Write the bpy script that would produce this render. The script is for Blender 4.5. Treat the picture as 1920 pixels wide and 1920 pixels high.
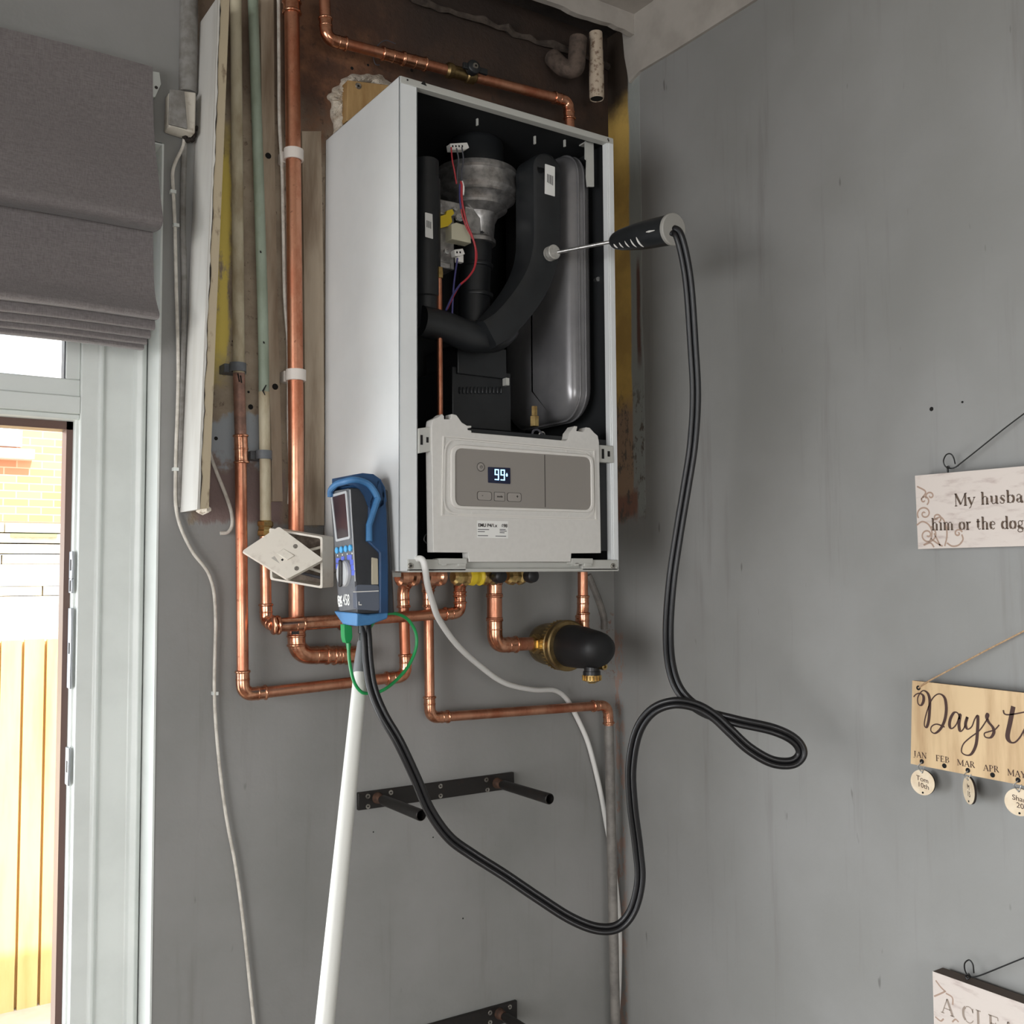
import bpy, bmesh, math, random
from mathutils import Vector as V, Matrix
random.seed(7)
S = bpy.context.scene
for o in list(bpy.data.objects): bpy.data.objects.remove(o)
COL = S.collection
# ------------------------------------------------------------------ camera
F, CP = 1924.034, V((-.655193, -1.519465, 1.495881))
YAW, PIT, ROL = .589017, .05996827, -.00645345
FW = V((math.sin(YAW)*math.cos(PIT), math.cos(YAW)*math.cos(PIT), math.sin(PIT)))
_r = V((math.cos(YAW), -math.sin(YAW), 0)); _u = _r.cross(FW)
RT = _r*math.cos(ROL)+_u*math.sin(ROL); UP = -_r*math.sin(ROL)+_u*math.cos(ROL)
cam = bpy.data.objects.new('camera', bpy.data.cameras.new('camera')); COL.objects.link(cam)
cam.data.sensor_width = 36; cam.data.lens = 36*F/1920; cam.data.clip_start = .05
M = Matrix((RT, UP, -FW)).transposed().to_4x4(); M.translation = CP; cam.matrix_world = M
S.camera = cam
# ------------------------------------------------------------------ light and exposure
S.view_settings.view_transform = 'Standard'; S.view_settings.look = 'None'
S.view_settings.gamma = 1; S.view_settings.use_curve_mapping = False
S.view_settings.exposure = 0.1
W = bpy.data.worlds.new('sky'); S.world = W; W.use_nodes = True
wb = W.node_tree.nodes['Background']; wb.inputs[0].default_value = (.86, .93, 1, 1); wb.inputs[1].default_value = 3.4
def light(name, kind, loc, tgt, energy, color=(1, 1, 1), size=None, portal=False):
    l = bpy.data.lights.new(name, kind); l.energy = energy; l.color = color
    o = bpy.data.objects.new(name, l); COL.objects.link(o); o.location = loc
    o.rotation_euler = (V(tgt)-V(loc)).to_track_quat('-Z', 'Y').to_euler()
    if kind == 'AREA':
        l.shape = 'RECTANGLE'; l.size, l.size_y = size
        if portal: l.cycles.is_portal = True
    return o
sun = light('sun', 'SUN', (0, -3, 8), (-.9, 1.4, 3.5), 8.0, (1, .95, .86)); sun.data.angle = .01
# daylight that comes in through the open garden door; two added fill lamps stand left of and behind the camera
for a in (('daylight_door', (-1.25, .6, .75), (-.2, -1.2, .5), 17, (.95, .98, 1), (1.0, 1.0), 2.3),
          ('fill_left', (-2.56, -1.5, 1.2), (.6, -.6, .3), 43, (.99, .99, 1), (1.6, 1.5), 2.2),
          ('fill_front', (-.9, -4.06, 1.1), (0, 0, .2), 25, (1, .99, .98), (1.6, 1.2), 2.1)):
    light(a[0], 'AREA', *a[1:6]).data.spread = a[6]

# ------------------------------------------------------------------ helpers
def U(px, py, ax='y', val=0.0):
    d = FW+RT*((px-960)/F)-UP*((py-960)/F); i = 'xyz'.index(ax)
    return CP+d*((val-CP[i])/d[i])
def D(px, py, depth):
    return CP+(FW+RT*((px-960)/F)-UP*((py-960)/F))*depth
def lin(c):
    return tuple((x/255/12.92 if x/255 < .04045 else ((x/255+.055)/1.055)**2.4) for x in c)+(1,)
class NT:
    def __init__(s, name):
        s.m = bpy.data.materials.new(name); s.m.use_nodes = True; s.t = s.m.node_tree; s.n = s.t.nodes
        s.b = s.n['Principled BSDF']; s.pos = None
    def new(s, k, **kw):
        x = s.n.new(k)
        for a, v in kw.items(): setattr(x, a, v)
        return x
    def link(s, a, b): s.t.links.new(a, b)
    def put(s, sock, v):
        if hasattr(v, 'type') and hasattr(v, 'is_linked'): s.link(v, sock)
        else: sock.default_value = v
    def P(s):
        if not s.pos:
            s.pos = s.new('ShaderNodeNewGeometry').outputs['Position']; q = s.new('ShaderNodeSeparateXYZ'); s.link(s.pos, q.inputs[0])
            s.xyz = q.outputs
        return s.pos
    def ax(s, i): s.P(); return s.xyz[i]
    def noise(s, scale, detail=4, rough=.6, stretch=None, dist=0):
        n = s.new('ShaderNodeTexNoise'); n.inputs['Scale'].default_value = scale; n.inputs['Detail'].default_value = detail
        n.inputs['Roughness'].default_value = rough; n.inputs['Distortion'].default_value = dist
        if stretch:
            mp = s.new('ShaderNodeMapping'); mp.inputs['Scale'].default_value = stretch; s.link(s.P(), mp.inputs[0]); s.link(mp.outputs[0], n.inputs['Vector'])
        else: s.link(s.P(), n.inputs['Vector'])
        return n.outputs['Fac']
    def math(s, op, a, b=0.0):
        n = s.new('ShaderNodeMath', operation=op); s.put(n.inputs[0], a); s.put(n.inputs[1], b); return n.outputs[0]
    def ramp(s, v, a, b, lo=0.0, hi=1.0):
        n = s.new('ShaderNodeMapRange', interpolation_type='SMOOTHSTEP'); s.put(n.inputs[0], v)
        n.inputs[1].default_value = a; n.inputs[2].default_value = b; n.inputs[3].default_value = lo; n.inputs[4].default_value = hi
        return n.outputs[0]
    def mix(s, f, a, b):
        n = s.new('ShaderNodeMix', data_type='RGBA'); s.put(n.inputs[0], f); s.put(n.inputs[6], a); s.put(n.inputs[7], b); return n.outputs[2]
    def band(s, v, lo, hi, e):      # 1 between lo and hi
        return s.math('MULTIPLY', s.ramp(v, lo-e, lo+e), s.ramp(v, hi-e, hi+e, 1, 0))
    def bump(s, h, strength=.3, dist=.002):
        n = s.new('ShaderNodeBump'); n.inputs['Strength'].default_value = strength; n.inputs['Distance'].default_value = dist
        s.put(n.inputs['Height'], h); s.link(n.outputs[0], s.b.inputs['Normal'])
    def col(s, v): s.put(s.b.inputs['Base Color'], v)
    def set(s, **kw):
        for k, v in kw.items(): s.put(s.b.inputs[k.replace('_', ' ')], v)
def mat(name, c, c2=None, rough=.5, metal=0.0, scale=40, bump=0.0, lo=.35, hi=.7, stretch=None, bdist=.001, spec=None, emit=None, coat=0):
    t = NT(name); t.set(Roughness=rough, Metallic=metal)
    if spec is not None: t.b.inputs['Specular IOR Level'].default_value = spec
    if c2 is not None: t.col(t.mix(t.ramp(t.noise(scale, 5, .6, stretch), lo, hi), lin(c), lin(c2)))
    else: t.col(lin(c))
    if bump: t.bump(t.noise(scale*2, 4, .6, stretch), bump, bdist)
    if coat: t.b.inputs['Coat Weight'].default_value = coat
    if emit: t.b.inputs['Emission Color'].default_value = lin(c); t.b.inputs['Emission Strength'].default_value = emit
    return t.m
def catmull(pts, n=8):
    pts = [V(p) for p in pts]; q = [pts[0]*2-pts[1]]+pts+[pts[-1]*2-pts[-2]]; out = []
    for i in range(1, len(q)-2):
        a, b, c, d = q[i-1:i+3]
        for k in range(n):
            t = k/n; out.append(.5*((2*b)+(c-a)*t+(2*a-5*b+4*c-d)*t*t+(3*b-a-3*c+d)*t**3))
    return out+[pts[-1]]
def fillet(pts, rad, n=7):
    pts = [V(p) for p in pts]; out = [pts[0]]
    for i in range(1, len(pts)-1):
        p, a, b = pts[i], (pts[i-1]-pts[i]), (pts[i+1]-pts[i])
        r = min(rad, a.length*.48, b.length*.48); A, B = p+a.normalized()*r, p+b.normalized()*r
        for k in range(n+1):
            t = k/n; out.append(A*(1-t)**2+p*2*t*(1-t)+B*t*t)
    return out+[pts[-1]]
def frames(pts):
    n = len(pts); T = []
    for i in range(n):
        d = pts[min(i+1, n-1)]-pts[max(i-1, 0)]; T.append(d.normalized() if d.length > 1e-9 else V((0, 0, 1)))
    a = V((0, 0, 1)) if abs(T[0].z) < .9 else V((1, 0, 0)); N = [(a-T[0]*a.dot(T[0])).normalized()]
    for i in range(1, n):
        v = N[-1]-T[i]*N[-1].dot(T[i]); N.append(v.normalized() if v.length > 1e-6 else N[-1])
    return T, N
def tube(bm, pts, r, seg=14, caps=True, sx=1.0):
    pts = [V(p) for p in pts]; q = [pts[0]]
    rr = [r]*len(pts) if not isinstance(r, (list, tuple)) else list(r); r2 = [rr[0]]
    for p, x in zip(pts[1:], rr[1:]):
        if (p-q[-1]).length > 1e-6 or abs(x-r2[-1]) > 1e-6: q.append(p); r2.append(x)
    T, N = frames(q); rings = []
    for p, t, n, x in zip(q, T, N, r2):
        b = t.cross(n)
        rings.append([bm.verts.new(p+n*(x*sx*math.cos(2*math.pi*k/seg))+b*(x*math.sin(2*math.pi*k/seg))) for k in range(seg)])
    for a, b in zip(rings, rings[1:]):
        for k in range(seg): bm.faces.new((a[k], a[(k+1) % seg], b[(k+1) % seg], b[k]))
    if caps: bm.faces.new(rings[0][::-1]); bm.faces.new(rings[-1])
def lathe(bm, o, axis, prof, seg=28, caps=True):      # prof: (distance along axis, radius)
    o, axis = V(o), V(axis).normalized(); a = V((0, 0, 1)) if abs(axis.z) < .9 else V((1, 0, 0))
    n = (a-axis*a.dot(axis)).normalized(); b = axis.cross(n); rings = []
    for d, r in prof:
        r = max(r, 1e-5); rings.append([bm.verts.new(o+axis*d+(n*math.cos(2*math.pi*k/seg)+b*math.sin(2*math.pi*k/seg))*r) for k in range(seg)])
    for A, B in zip(rings, rings[1:]):
        for k in range(seg): bm.faces.new((A[k], A[(k+1) % seg], B[(k+1) % seg], B[k]))
    if caps: bm.faces.new(rings[0][::-1]); bm.faces.new(rings[-1])
def hexa(bm, c):      # eight corners: bottom ring of four, top ring of four
    v = [bm.verts.new(V(p)) for p in c]
    for f in ((3, 2, 1, 0), (4, 5, 6, 7), (0, 1, 5, 4), (1, 2, 6, 5), (2, 3, 7, 6), (3, 0, 4, 7)): bm.faces.new([v[i] for i in f])
def box(bm, a, b):
    (x0, y0, z0), (x1, y1, z1) = [min(p, q) for p, q in zip(a, b)], [max(p, q) for p, q in zip(a, b)]
    hexa(bm, [(x0, y0, z0), (x1, y0, z0), (x1, y1, z0), (x0, y1, z0), (x0, y0, z1), (x1, y0, z1), (x1, y1, z1), (x0, y1, z1)])
def slab(bm, poly, off):      # a planar polygon of points pushed along a vector into a solid
    off = V(off); a = [bm.verts.new(V(p)) for p in poly]; b = [bm.verts.new(V(p)+off) for p in poly]; n = len(a)
    bm.faces.new(a[::-1]); bm.faces.new(b)
    for i in range(n): bm.faces.new((a[i], a[(i+1) % n], b[(i+1) % n], b[i]))
def rounded(poly, r, n=5):
    poly = [V(p) for p in poly]; m = len(poly); out = []
    for i in range(m):
        p, a, b = poly[i], poly[i-1]-poly[i], poly[(i+1) % m]-poly[i]; q = min(r, a.length*.49, b.length*.49)
        A, B = p+a.normalized()*q, p+b.normalized()*q
        for k in range(n+1):
            t = k/n; out.append(A*(1-t)**2+p*2*t*(1-t)+B*t*t)
    return out
def ring_slab(bm, outer, inner, off):      # a frame between two outlines with as many points
    off = V(off); o0 = [bm.verts.new(p) for p in outer]; i0 = [bm.verts.new(p) for p in inner]
    o1 = [bm.verts.new(p+off) for p in outer]; i1 = [bm.verts.new(p+off) for p in inner]; n = len(o0)
    for k in range(n):
        j = (k+1) % n
        for q in ((o0[k], i0[k], i0[j], o0[j]), (o1[k], o1[j], i1[j], i1[k]), (o0[k], o0[j], o1[j], o1[k]), (i0[k], i1[k], i1[j], i0[j])): bm.faces.new(q)
def BM(): return bmesh.new()
def base_of(bm):
    xs = [v.co for v in bm.verts]
    return V(((min(p.x for p in xs)+max(p.x for p in xs))/2, (min(p.y for p in xs)+max(p.y for p in xs))/2, min(p.z for p in xs)))
def obj(name, bm, m, parent=None, smooth=35, bevel=0, label=None):
    bmesh.ops.recalc_face_normals(bm, faces=bm.faces[:])
    me = bpy.data.meshes.new(name); o = bpy.data.objects.new(name, me); COL.objects.link(o)
    if parent is None: loc = base_of(bm); o.location = loc
    else:
        o.parent = parent; top = parent
        while top.parent: top = top.parent
        loc = top.location
    bmesh.ops.translate(bm, verts=bm.verts[:], vec=-V(loc)); bm.to_mesh(me); bm.free()
    me.materials.append(m)
    if smooth:
        me.polygons.foreach_set('use_smooth', [True]*len(me.polygons)); me.set_sharp_from_angle(angle=math.radians(smooth))
    if bevel:
        b = o.modifiers.new('bevel', 'BEVEL'); b.width = bevel; b.segments = 2; b.limit_method = 'ANGLE'; b.angle_limit = .6
    if label: o['label'] = label
    return o
def tag(o, label, cat, group=None):
    o['label'] = label; o['category'] = cat
    if group: o['group'] = group
    return o
def thing(name, loc, label, cat, group=None):
    o = bpy.data.objects.new(name, None); COL.objects.link(o); o.location = V(loc); o.empty_display_size = .05
    return tag(o, label, cat, group)
def struct(name, bm, m, **kw):
    o = obj(name, bm, m, None, **kw); o['kind'] = 'structure'; return o
def text_bm(body, size, o, ux, uy, align='LEFT', depth=.0003, bold=0.0, sx=1.0):
    c = bpy.data.curves.new('t', 'FONT'); c.body = body; c.size = size; c.align_x = align; c.extrude = depth/2; c.offset = bold
    t = bpy.data.objects.new('t', c); COL.objects.link(t); bpy.context.view_layer.update()
    me = bpy.data.meshes.new_from_object(t.evaluated_get(bpy.context.evaluated_depsgraph_get()))
    bm = BM(); bm.from_mesh(me); bm.transform(Matrix.Diagonal((sx, 1, 1, 1))); bpy.data.objects.remove(t); bpy.data.meshes.remove(me)
    ux, uy = V(ux).normalized(), V(uy).normalized(); m = Matrix((ux, uy, ux.cross(uy))).transposed().to_4x4(); m.translation = V(o)
    bm.transform(m); return bm
def ribbon(bm, pts, w, off):      # flat stroke with its own width, w a number or a list
    n = len(pts); ws = w if isinstance(w, (list, tuple)) else [w]*n; nrm = V(off).normalized(); L, R = [], []
    for i in range(n):
        t = (pts[min(i+1, n-1)]-pts[max(i-1, 0)]); t = t.normalized() if t.length > 1e-9 else V((0, 0, 1)); s = t.cross(nrm)*(ws[i]/2)
        L.append(bm.verts.new(pts[i]+s+V(off))); R.append(bm.verts.new(pts[i]-s+V(off)))
    for i in range(n-1): bm.faces.new((L[i], L[i+1], R[i+1], R[i]))

# ------------------------------------------------------------------ materials
def copper_mat():
    t = NT('copper'); n = t.noise(22, 5, .65, (1, 1, .5)); k = t.noise(160, 3, .6)
    c = t.mix(t.ramp(n, .35, .68), lin((222, 162, 132)), lin((186, 118, 90))); c = t.mix(t.ramp(k, .62, .75, 0, .6), c, lin((120, 62, 44)))
    t.col(c); t.set(Metallic=1.0, Roughness=t.ramp(n, .3, .75, .32, .5)); t.bump(t.noise(60, 3), .12, .001); return t.m
COPPER = copper_mat()
FITTING = mat('copper_fitting', (230, 172, 140), (190, 122, 92), .24, 1.0, 90, .12)
BRASS = mat('brass', (206, 180, 122), (160, 128, 80), .3, 1.0, 60, .1)
BRASS_BODY = mat('brass_body', (152, 130, 90), (118, 98, 66), .42, 1.0, 60, .25)
WHITE = mat('white_enamel', (226, 229, 229), (220, 223, 223), .32, 0, 8)
RAIL = mat('rail_grey', (180, 180, 174), None, .45)
FASCIA = mat('fascia_white', (208, 206, 201), (204, 202, 197), .5, 0, 120, .02)
RIM = mat('fascia_rim', (214, 211, 205), None, .45)
PLATE = mat('fascia_grey', (138, 133, 127), None, .5)
BUTTON = mat('button_grey', (148, 143, 137), None, .5)
DARKLINE = mat('dark_print', (52, 48, 46), None, .7)
LINING = mat('dark_lining', (26, 28, 30), None, .7)
BLACKP = mat('black_plastic', (34, 36, 38), (28, 30, 32), .42, 0, 30)
RUBBER = mat('black_rubber', (17, 17, 19), None, .38)
CAST = mat('cast_aluminium', (196, 194, 192), (150, 148, 146), .38, .85, 70, .3)
VESSEL = mat('vessel_grey', (138, 137, 138), (126, 125, 127), .3, .45, 14)
ZINC = mat('zinc', (206, 206, 204), (168, 168, 168), .3, .9, 120)
LABELW = mat('label_white', (228, 228, 224), None, .5)
PRINT = mat('label_print', (70, 70, 72), None, .7)
YELLOW = mat('yellow_plastic', (214, 186, 40), None, .45)
BEIGEP = mat('beige_plastic', (196, 192, 168), None, .5)
CONN = mat('connector_white', (222, 220, 214), None, .5)
RED = mat('red_wire', (168, 44, 52), None, .45)
BLUEW = mat('blue_wire', (58, 56, 104), None, .45)
BROWNW = mat('grey_wire', (70, 70, 76), None, .5)
WCABLE = mat('white_cable', (226, 225, 221), None, .4)
OLDCABLE = mat('old_cable', (214, 209, 199), (184, 178, 168), .55, 0, 60)
GREYCABLE = mat('painted_cable', (134, 132, 128), (110, 106, 100), .6, 0, 60, .4)
CREAM = mat('old_cream_paint', (192, 183, 158), (146, 130, 102), .55, 0, 26, .35, stretch=(1, 1, .35))
GREENP = mat('old_green_paint', (146, 158, 142), (122, 132, 114), .5, 0, 24, .35, stretch=(1, 1, .35))
RUSTP = mat('scraped_pipe', (160, 120, 104), (120, 92, 80), .5, .4, 60, .4)
GREYPIPE = mat('grey_painted_pipe', (128, 124, 118), (104, 100, 96), .55, 0, 40, .3)
BOARDW = mat('board_white', (206, 204, 198), (184, 180, 172), .45, 0, 18, .2, .45, .8, (1, 1, .2))
BOARDE = mat('board_edge', (178, 164, 138), (120, 104, 84), .6, 0, 70, .5, .58, .74, (1, 1, .4))
TIMBER = mat('old_timber', (172, 158, 138), (124, 106, 86), .7, 0, 30, .5, .4, .75, (1, 1, .12))
PINE = mat('pine_block', (176, 144, 96), (150, 116, 70), .65, 0, 40, .3, .4, .7, (1, 1, .2))
PLASTER = mat('loose_plaster', (206, 196, 180), (150, 132, 112), .9, 0, 60, 1.0, .45, .75, None, .006)
CLIPW = mat('clip_white', (216, 208, 200), None, .5)
CLIPG = mat('clip_grey', (98, 102, 106), (84, 86, 90), .5, 0, 60)
SPUR = mat('spur_white', (226, 219, 206), (196, 186, 172), .45, 0, 50, .2, .5, .8)
SPURIN = mat('spur_inside', (128, 116, 104), (84, 72, 62), .7, 0, 60, .4)
SCREW = mat('screw_steel', (180, 176, 168), (120, 114, 106), .35, .9, 200)
BLACKSTEEL = mat('black_steel', (34, 31, 29), (52, 38, 32), .45, .3, 60, .2, .55, .8)
RUST = mat('rusty_collar', (92, 66, 52), (60, 46, 38), .7, .3, 120, .5)
BLUE = mat('blue_rubber', (30, 66, 104), (24, 54, 88), .5, 0, 20, .2)
BLUEL = mat('light_blue_rubber', (66, 122, 172), (52, 100, 146), .55, 0, 25, .2)
ANBODY = mat('analyser_body', (46, 48, 52), (38, 40, 44), .45, 0, 40, .1)
ANFACE = mat('analyser_face', (92, 94, 98), (80, 82, 86), .5, 0, 40)
ANTRIM = mat('analyser_trim', (172, 174, 176), None, .4)
SCREEN = mat('lcd_screen', (62, 52, 58), (50, 42, 48), .15, 0, 12)
BTNL = mat('button_light_blue', (70, 160, 214), None, .4)
BTND = mat('button_violet', (78, 96, 196), None, .4)
PAPER = mat('paper_roll', (178, 170, 150), None, .7)
SMOKE = mat('smoked_cover', (92, 98, 110), None, .12)
POLE = mat('pole_white', (218, 218, 212), None, .35)
COLLAR = mat('pole_collar', (124, 126, 128), None, .5)
GREEN = mat('green_lead', (24, 140, 74), None, .35)
PROBEEND = mat('probe_end_grey', (150, 148, 142), None, .5)
FABRIC = None
def fabric():
    t = NT('blind_fabric'); a = t.noise(330, 2, .5, (.3, 1, 3)); b = t.noise(330, 2, .5, (3, 1, .3)); h = t.math('ADD', a, b)
    t.col(t.mix(t.ramp(h, .7, 1.3), lin((102, 96, 95)), lin((120, 114, 113)))); t.set(Roughness=.9); t.bump(h, .25, .001)
    t.b.inputs['Sheen Weight'].default_value = .15; return t.m
FABRIC = fabric()
UPVC = mat('white_upvc', (214, 218, 214), (206, 210, 206), .35, 0, 10)
BROWNU = mat('brown_upvc', (92, 68, 60), None, .4)
STEELK = mat('keep_steel', (186, 190, 194), None, .35, .8)
SIGNP = mat('sign_print', (208, 198, 190), (172, 154, 148), .7, 0, 34, .05, .5, .82, (1, .8, 3))
SIGNEDGE = mat('sign_edge', (92, 80, 72), None, .8)
SIGNTXT = mat('sign_lettering', (92, 76, 64), None, .8)
SIGNPALE = mat('pale_lettering', (150, 136, 124), None, .8)
SWIRL = mat('swirl_print', (166, 142, 126), None, .8)
OAK = mat('oak_plaque', (214, 186, 144), (184, 152, 112), .6, 0, 40, .05, .4, .75, (1, 1, .12))
OAKEDGE = mat('plaque_edge', (120, 92, 62), None, .8)
BURNT = mat('burnt_lettering', (70, 48, 42), None, .8)
DISC = mat('disc_wood', (226, 210, 184), (214, 194, 164), .6, 0, 60)
DISCEDGE = mat('disc_edge', (40, 32, 28), None, .8)
WIREB = mat('black_wire', (24, 24, 24), None, .4)
TWINE = mat('twine', (190, 160, 126), (160, 130, 98), .9, 0, 300)
HOLE = mat('hole_dark', (16, 14, 13), None, .9)
LCD = mat('display_glass', (26, 32, 58), None, .15)
LCDON = mat('display_digits', (168, 218, 255), None, .5, emit=1.5)
GLASS = NT('clear_glass'); GLASS.b.inputs['Transmission Weight'].default_value = 1; GLASS.set(Roughness=0.0); GLASS.b.inputs['IOR'].default_value = 1.1; GLASS = GLASS.m
def grey_paint(t, base=(142, 141, 139), alt=(130, 130, 127)):
    c = t.mix(t.ramp(t.noise(3.5, 5, .6), .3, .7), lin(base), lin(alt))
    st = t.ramp(t.noise(28, 4, .7, (1, 1, .07)), .54, .78, 0, .5); c = t.mix(st, c, lin((116, 113, 110)))
    sc = t.ramp(t.noise(60, 2, .5, (1, 1, .25)), .74, .8, 0, .6); return t.mix(sc, c, lin((80, 77, 75)))
def wall_back_mat():
    t = NT('grey_wall_with_bare_strip'); X, Z = t.ax(0), t.ax(2); c = grey_paint(t)
    n1 = t.noise(9, 5, .65); n2 = t.noise(30, 5, .7, (1, 1, .3)); n3 = t.noise(70, 4, .7)
    nx = t.math('ADD', X, t.math('MULTIPLY', t.math('SUBTRACT', n2, .5), .03)); nz = t.math('ADD', Z, t.math('MULTIPLY', t.math('SUBTRACT', n1, .5), .16))
    old = t.mix(t.ramp(n1, .35, .65), lin((162, 148, 128)), lin((130, 115, 97)))
    old = t.mix(t.ramp(n3, .57, .68, 0, .8), old, lin((84, 66, 52))); old = t.mix(t.ramp(n2, .58, .75, 0, .7), old, lin((112, 90, 72)))
    yel = t.math('MULTIPLY', t.band(nx, -.19, -.155, .004), t.math('MULTIPLY', t.band(nz, 1.80, 2.16, .03), t.ramp(n2, .66, .56))); old = t.mix(yel, old, lin((212, 190, 92)))
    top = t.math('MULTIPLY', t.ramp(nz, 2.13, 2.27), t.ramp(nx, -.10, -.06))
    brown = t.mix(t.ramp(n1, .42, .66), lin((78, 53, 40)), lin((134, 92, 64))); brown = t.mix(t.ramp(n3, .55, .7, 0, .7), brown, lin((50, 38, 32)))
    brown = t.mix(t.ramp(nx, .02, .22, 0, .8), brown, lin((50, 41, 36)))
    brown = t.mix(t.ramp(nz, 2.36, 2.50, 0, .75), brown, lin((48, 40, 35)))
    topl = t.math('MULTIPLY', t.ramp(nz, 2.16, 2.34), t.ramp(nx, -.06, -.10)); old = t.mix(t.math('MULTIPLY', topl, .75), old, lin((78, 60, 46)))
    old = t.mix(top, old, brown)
    blue = t.math('MULTIPLY', t.band(nz, 1.665, 1.735, .006), t.band(nx, -.2, -.075, .006)); old = t.mix(blue, old, lin((150, 156, 160)))
    pur = t.math('MULTIPLY', t.band(nz, 1.5, 1.665, .008), t.band(nx, -.2, -.065, .008)); old = t.mix(pur, old, lin((118, 100, 96)))
    lowz = t.math('ADD', Z, t.math('MULTIPLY', t.math('SUBTRACT', n2, .5), .05))
    chip = t.math('MULTIPLY', t.math('MULTIPLY', t.ramp(X, .545, .575), t.band(Z, 1.3, 1.42, .015)), t.ramp(n3, .54, .58)); c = t.mix(chip, c, lin((128, 102, 94)))
    zone = t.math('MULTIPLY', t.ramp(lowz, 1.572, 1.582), t.ramp(nx, -.215, -.205))
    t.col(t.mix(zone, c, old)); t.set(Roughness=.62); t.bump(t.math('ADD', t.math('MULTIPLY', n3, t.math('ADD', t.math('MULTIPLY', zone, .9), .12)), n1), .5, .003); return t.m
def wall_right_mat():
    t = NT('grey_wall_with_old_edge'); Y, Z = t.ax(1), t.ax(2); c = grey_paint(t, (145, 145, 143), (136, 136, 133))
    n1 = t.noise(9, 5, .65); n2 = t.noise(26, 5, .7, (1, 1, .25)); n3 = t.noise(60, 4, .7, (1, 1, .5))
    ny = t.math('ADD', Y, t.math('MULTIPLY', t.math('SUBTRACT', n2, .5), .012)); nz = t.math('ADD', Z, t.math('MULTIPLY', t.math('SUBTRACT', n1, .5), .1))
    yel = t.mix(t.ramp(n1, .4, .7), lin((212, 176, 96)), lin((184, 150, 84)))
    yel = t.mix(t.ramp(nz, 1.80, 1.84, 1, 0), yel, lin((158, 132, 110))); yel = t.mix(t.ramp(nz, 2.34, 2.42), yel, lin((64, 54, 46)))
    old = t.mix(t.ramp(ny, -.064, -.058), lin((150, 154, 150)), yel)
    red = t.math('MULTIPLY', t.band(ny, -.088, -.078, .003), t.band(nz, 1.90, 2.08, .03)); old = t.mix(red, old, lin((104, 76, 70)))
    r2 = t.math('MULTIPLY', t.band(nz, 1.585, 1.655, .01), t.band(ny, -.072, .1, .004)); old = t.mix(r2, old, lin((136, 100, 86)))
    mud = t.math('MULTIPLY', t.ramp(nz, 1.86, 1.80), t.ramp(n3, .5, .62)); old = t.mix(mud, old, lin((96, 88, 82)))
    zone = t.math('MULTIPLY', t.ramp(ny, -.0945, -.0925), t.ramp(nz, 1.585, 1.61))
    chip = t.math('MULTIPLY', t.ramp(nz, 1.40, 1.38), t.math('MULTIPLY', t.ramp(Y, -.03, -.02), t.ramp(n3, .48, .54)))
    c = t.mix(chip, c, lin((150, 128, 118)))
    t.col(t.mix(zone, c, old)); t.set(Roughness=.55); t.bump(t.math('ADD', t.math('MULTIPLY', n3, t.math('ADD', t.math('MULTIPLY', zone, .9), .08)), n1), .4, .003); return t.m
PLAIN = NT('grey_wall_paint'); PLAIN.col(grey_paint(PLAIN)); PLAIN.set(Roughness=.6); PLAIN = PLAIN.m
CEIL = mat('ceiling_paint', (176, 170, 162), (160, 154, 146), .85, 0, 12, .3)
SOOT = mat('sooty_plaster', (52, 44, 39), (34, 29, 26), .95, 0, 20, .9, bdist=.004)
FLOOR = mat('floor_wood', (120, 108, 96), (98, 86, 76), .5, 0, 20)

# ------------------------------------------------------------------ the room
XR, ZC = .592, 2.55
XW = -.257            # right edge of the doorway in the back wall
XL = -1.75            # its left edge
ZH = U(297, 268)[2]   # head of the doorway
bm = BM()
box(bm, (XW, 0, -.02), (XR+.1, .14, ZC)); box(bm, (XL, 0, ZH), (XW, .14, ZC)); box(bm, (-2.7, 0, -.02), (XL, .14, ZC))
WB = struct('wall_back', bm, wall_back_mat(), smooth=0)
for q, r in (((470, 763), .0042), ((405, 822), .003), ((466, 735), .002), ((437, 640), .002), ((690, 122), .0022), ((660, 128), .0028), ((772, 132), .003), ((812, 1570), .0012), ((868, 1722), .0014), ((700, 1560), .0012)):
    bm = BM(); lathe(bm, U(*q, 'y', -.0003), (0, -1, 0), [(0, r), (.0006, r*.9)], 9); obj('plug_hole', bm, HOLE, WB)
bm = BM(); box(bm, (XR, -4.1, -.02), (XR+.12, .0, ZC)); struct('wall_right', bm, wall_right_mat(), smooth=0)
bm = BM(); wy0, wy1, wz0, wz1 = -2.2, -.8, .4, 1.8
for a, b in (((-4.1, 0), (wy0, ZC)), ((wy1, 0), (0, ZC)), ((wy0, 0), (wy1, wz0)), ((wy0, wz1), (wy1, ZC))): box(bm, (-2.7, a[0], a[1]-.02 if a[1] == 0 else a[1]), (-2.6, b[0], b[1]))
struct('wall_left', bm, PLAIN, smooth=0)
bm = BM()
for a, b in (((-2.7, -.02), (-1.75, ZC)), ((-.05, -.02), (XR+.12, ZC)), ((-1.75, -.02), (-.05, .4)), ((-1.75, 1.7), (-.05, ZC))): box(bm, (a[0], -4.2, a[1]), (b[0], -4.1, b[1]))
struct('wall_front', bm, PLAIN, smooth=0)
bm = BM(); box(bm, (-1.78, -4.16, .38), (-.02, -4.12, 1.72)); struct('light_block_front', bm, UPVC, smooth=0)  # opaque unseen panel added to keep sky and sun out of the front opening
bm = BM(); box(bm, (-2.67, wy0-.02, wz0-.02), (-2.63, wy1+.02, wz1+.02)); struct('light_block_left', bm, UPVC, smooth=0)  # the same in the left wall: solid panel added to block outside light
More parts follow.
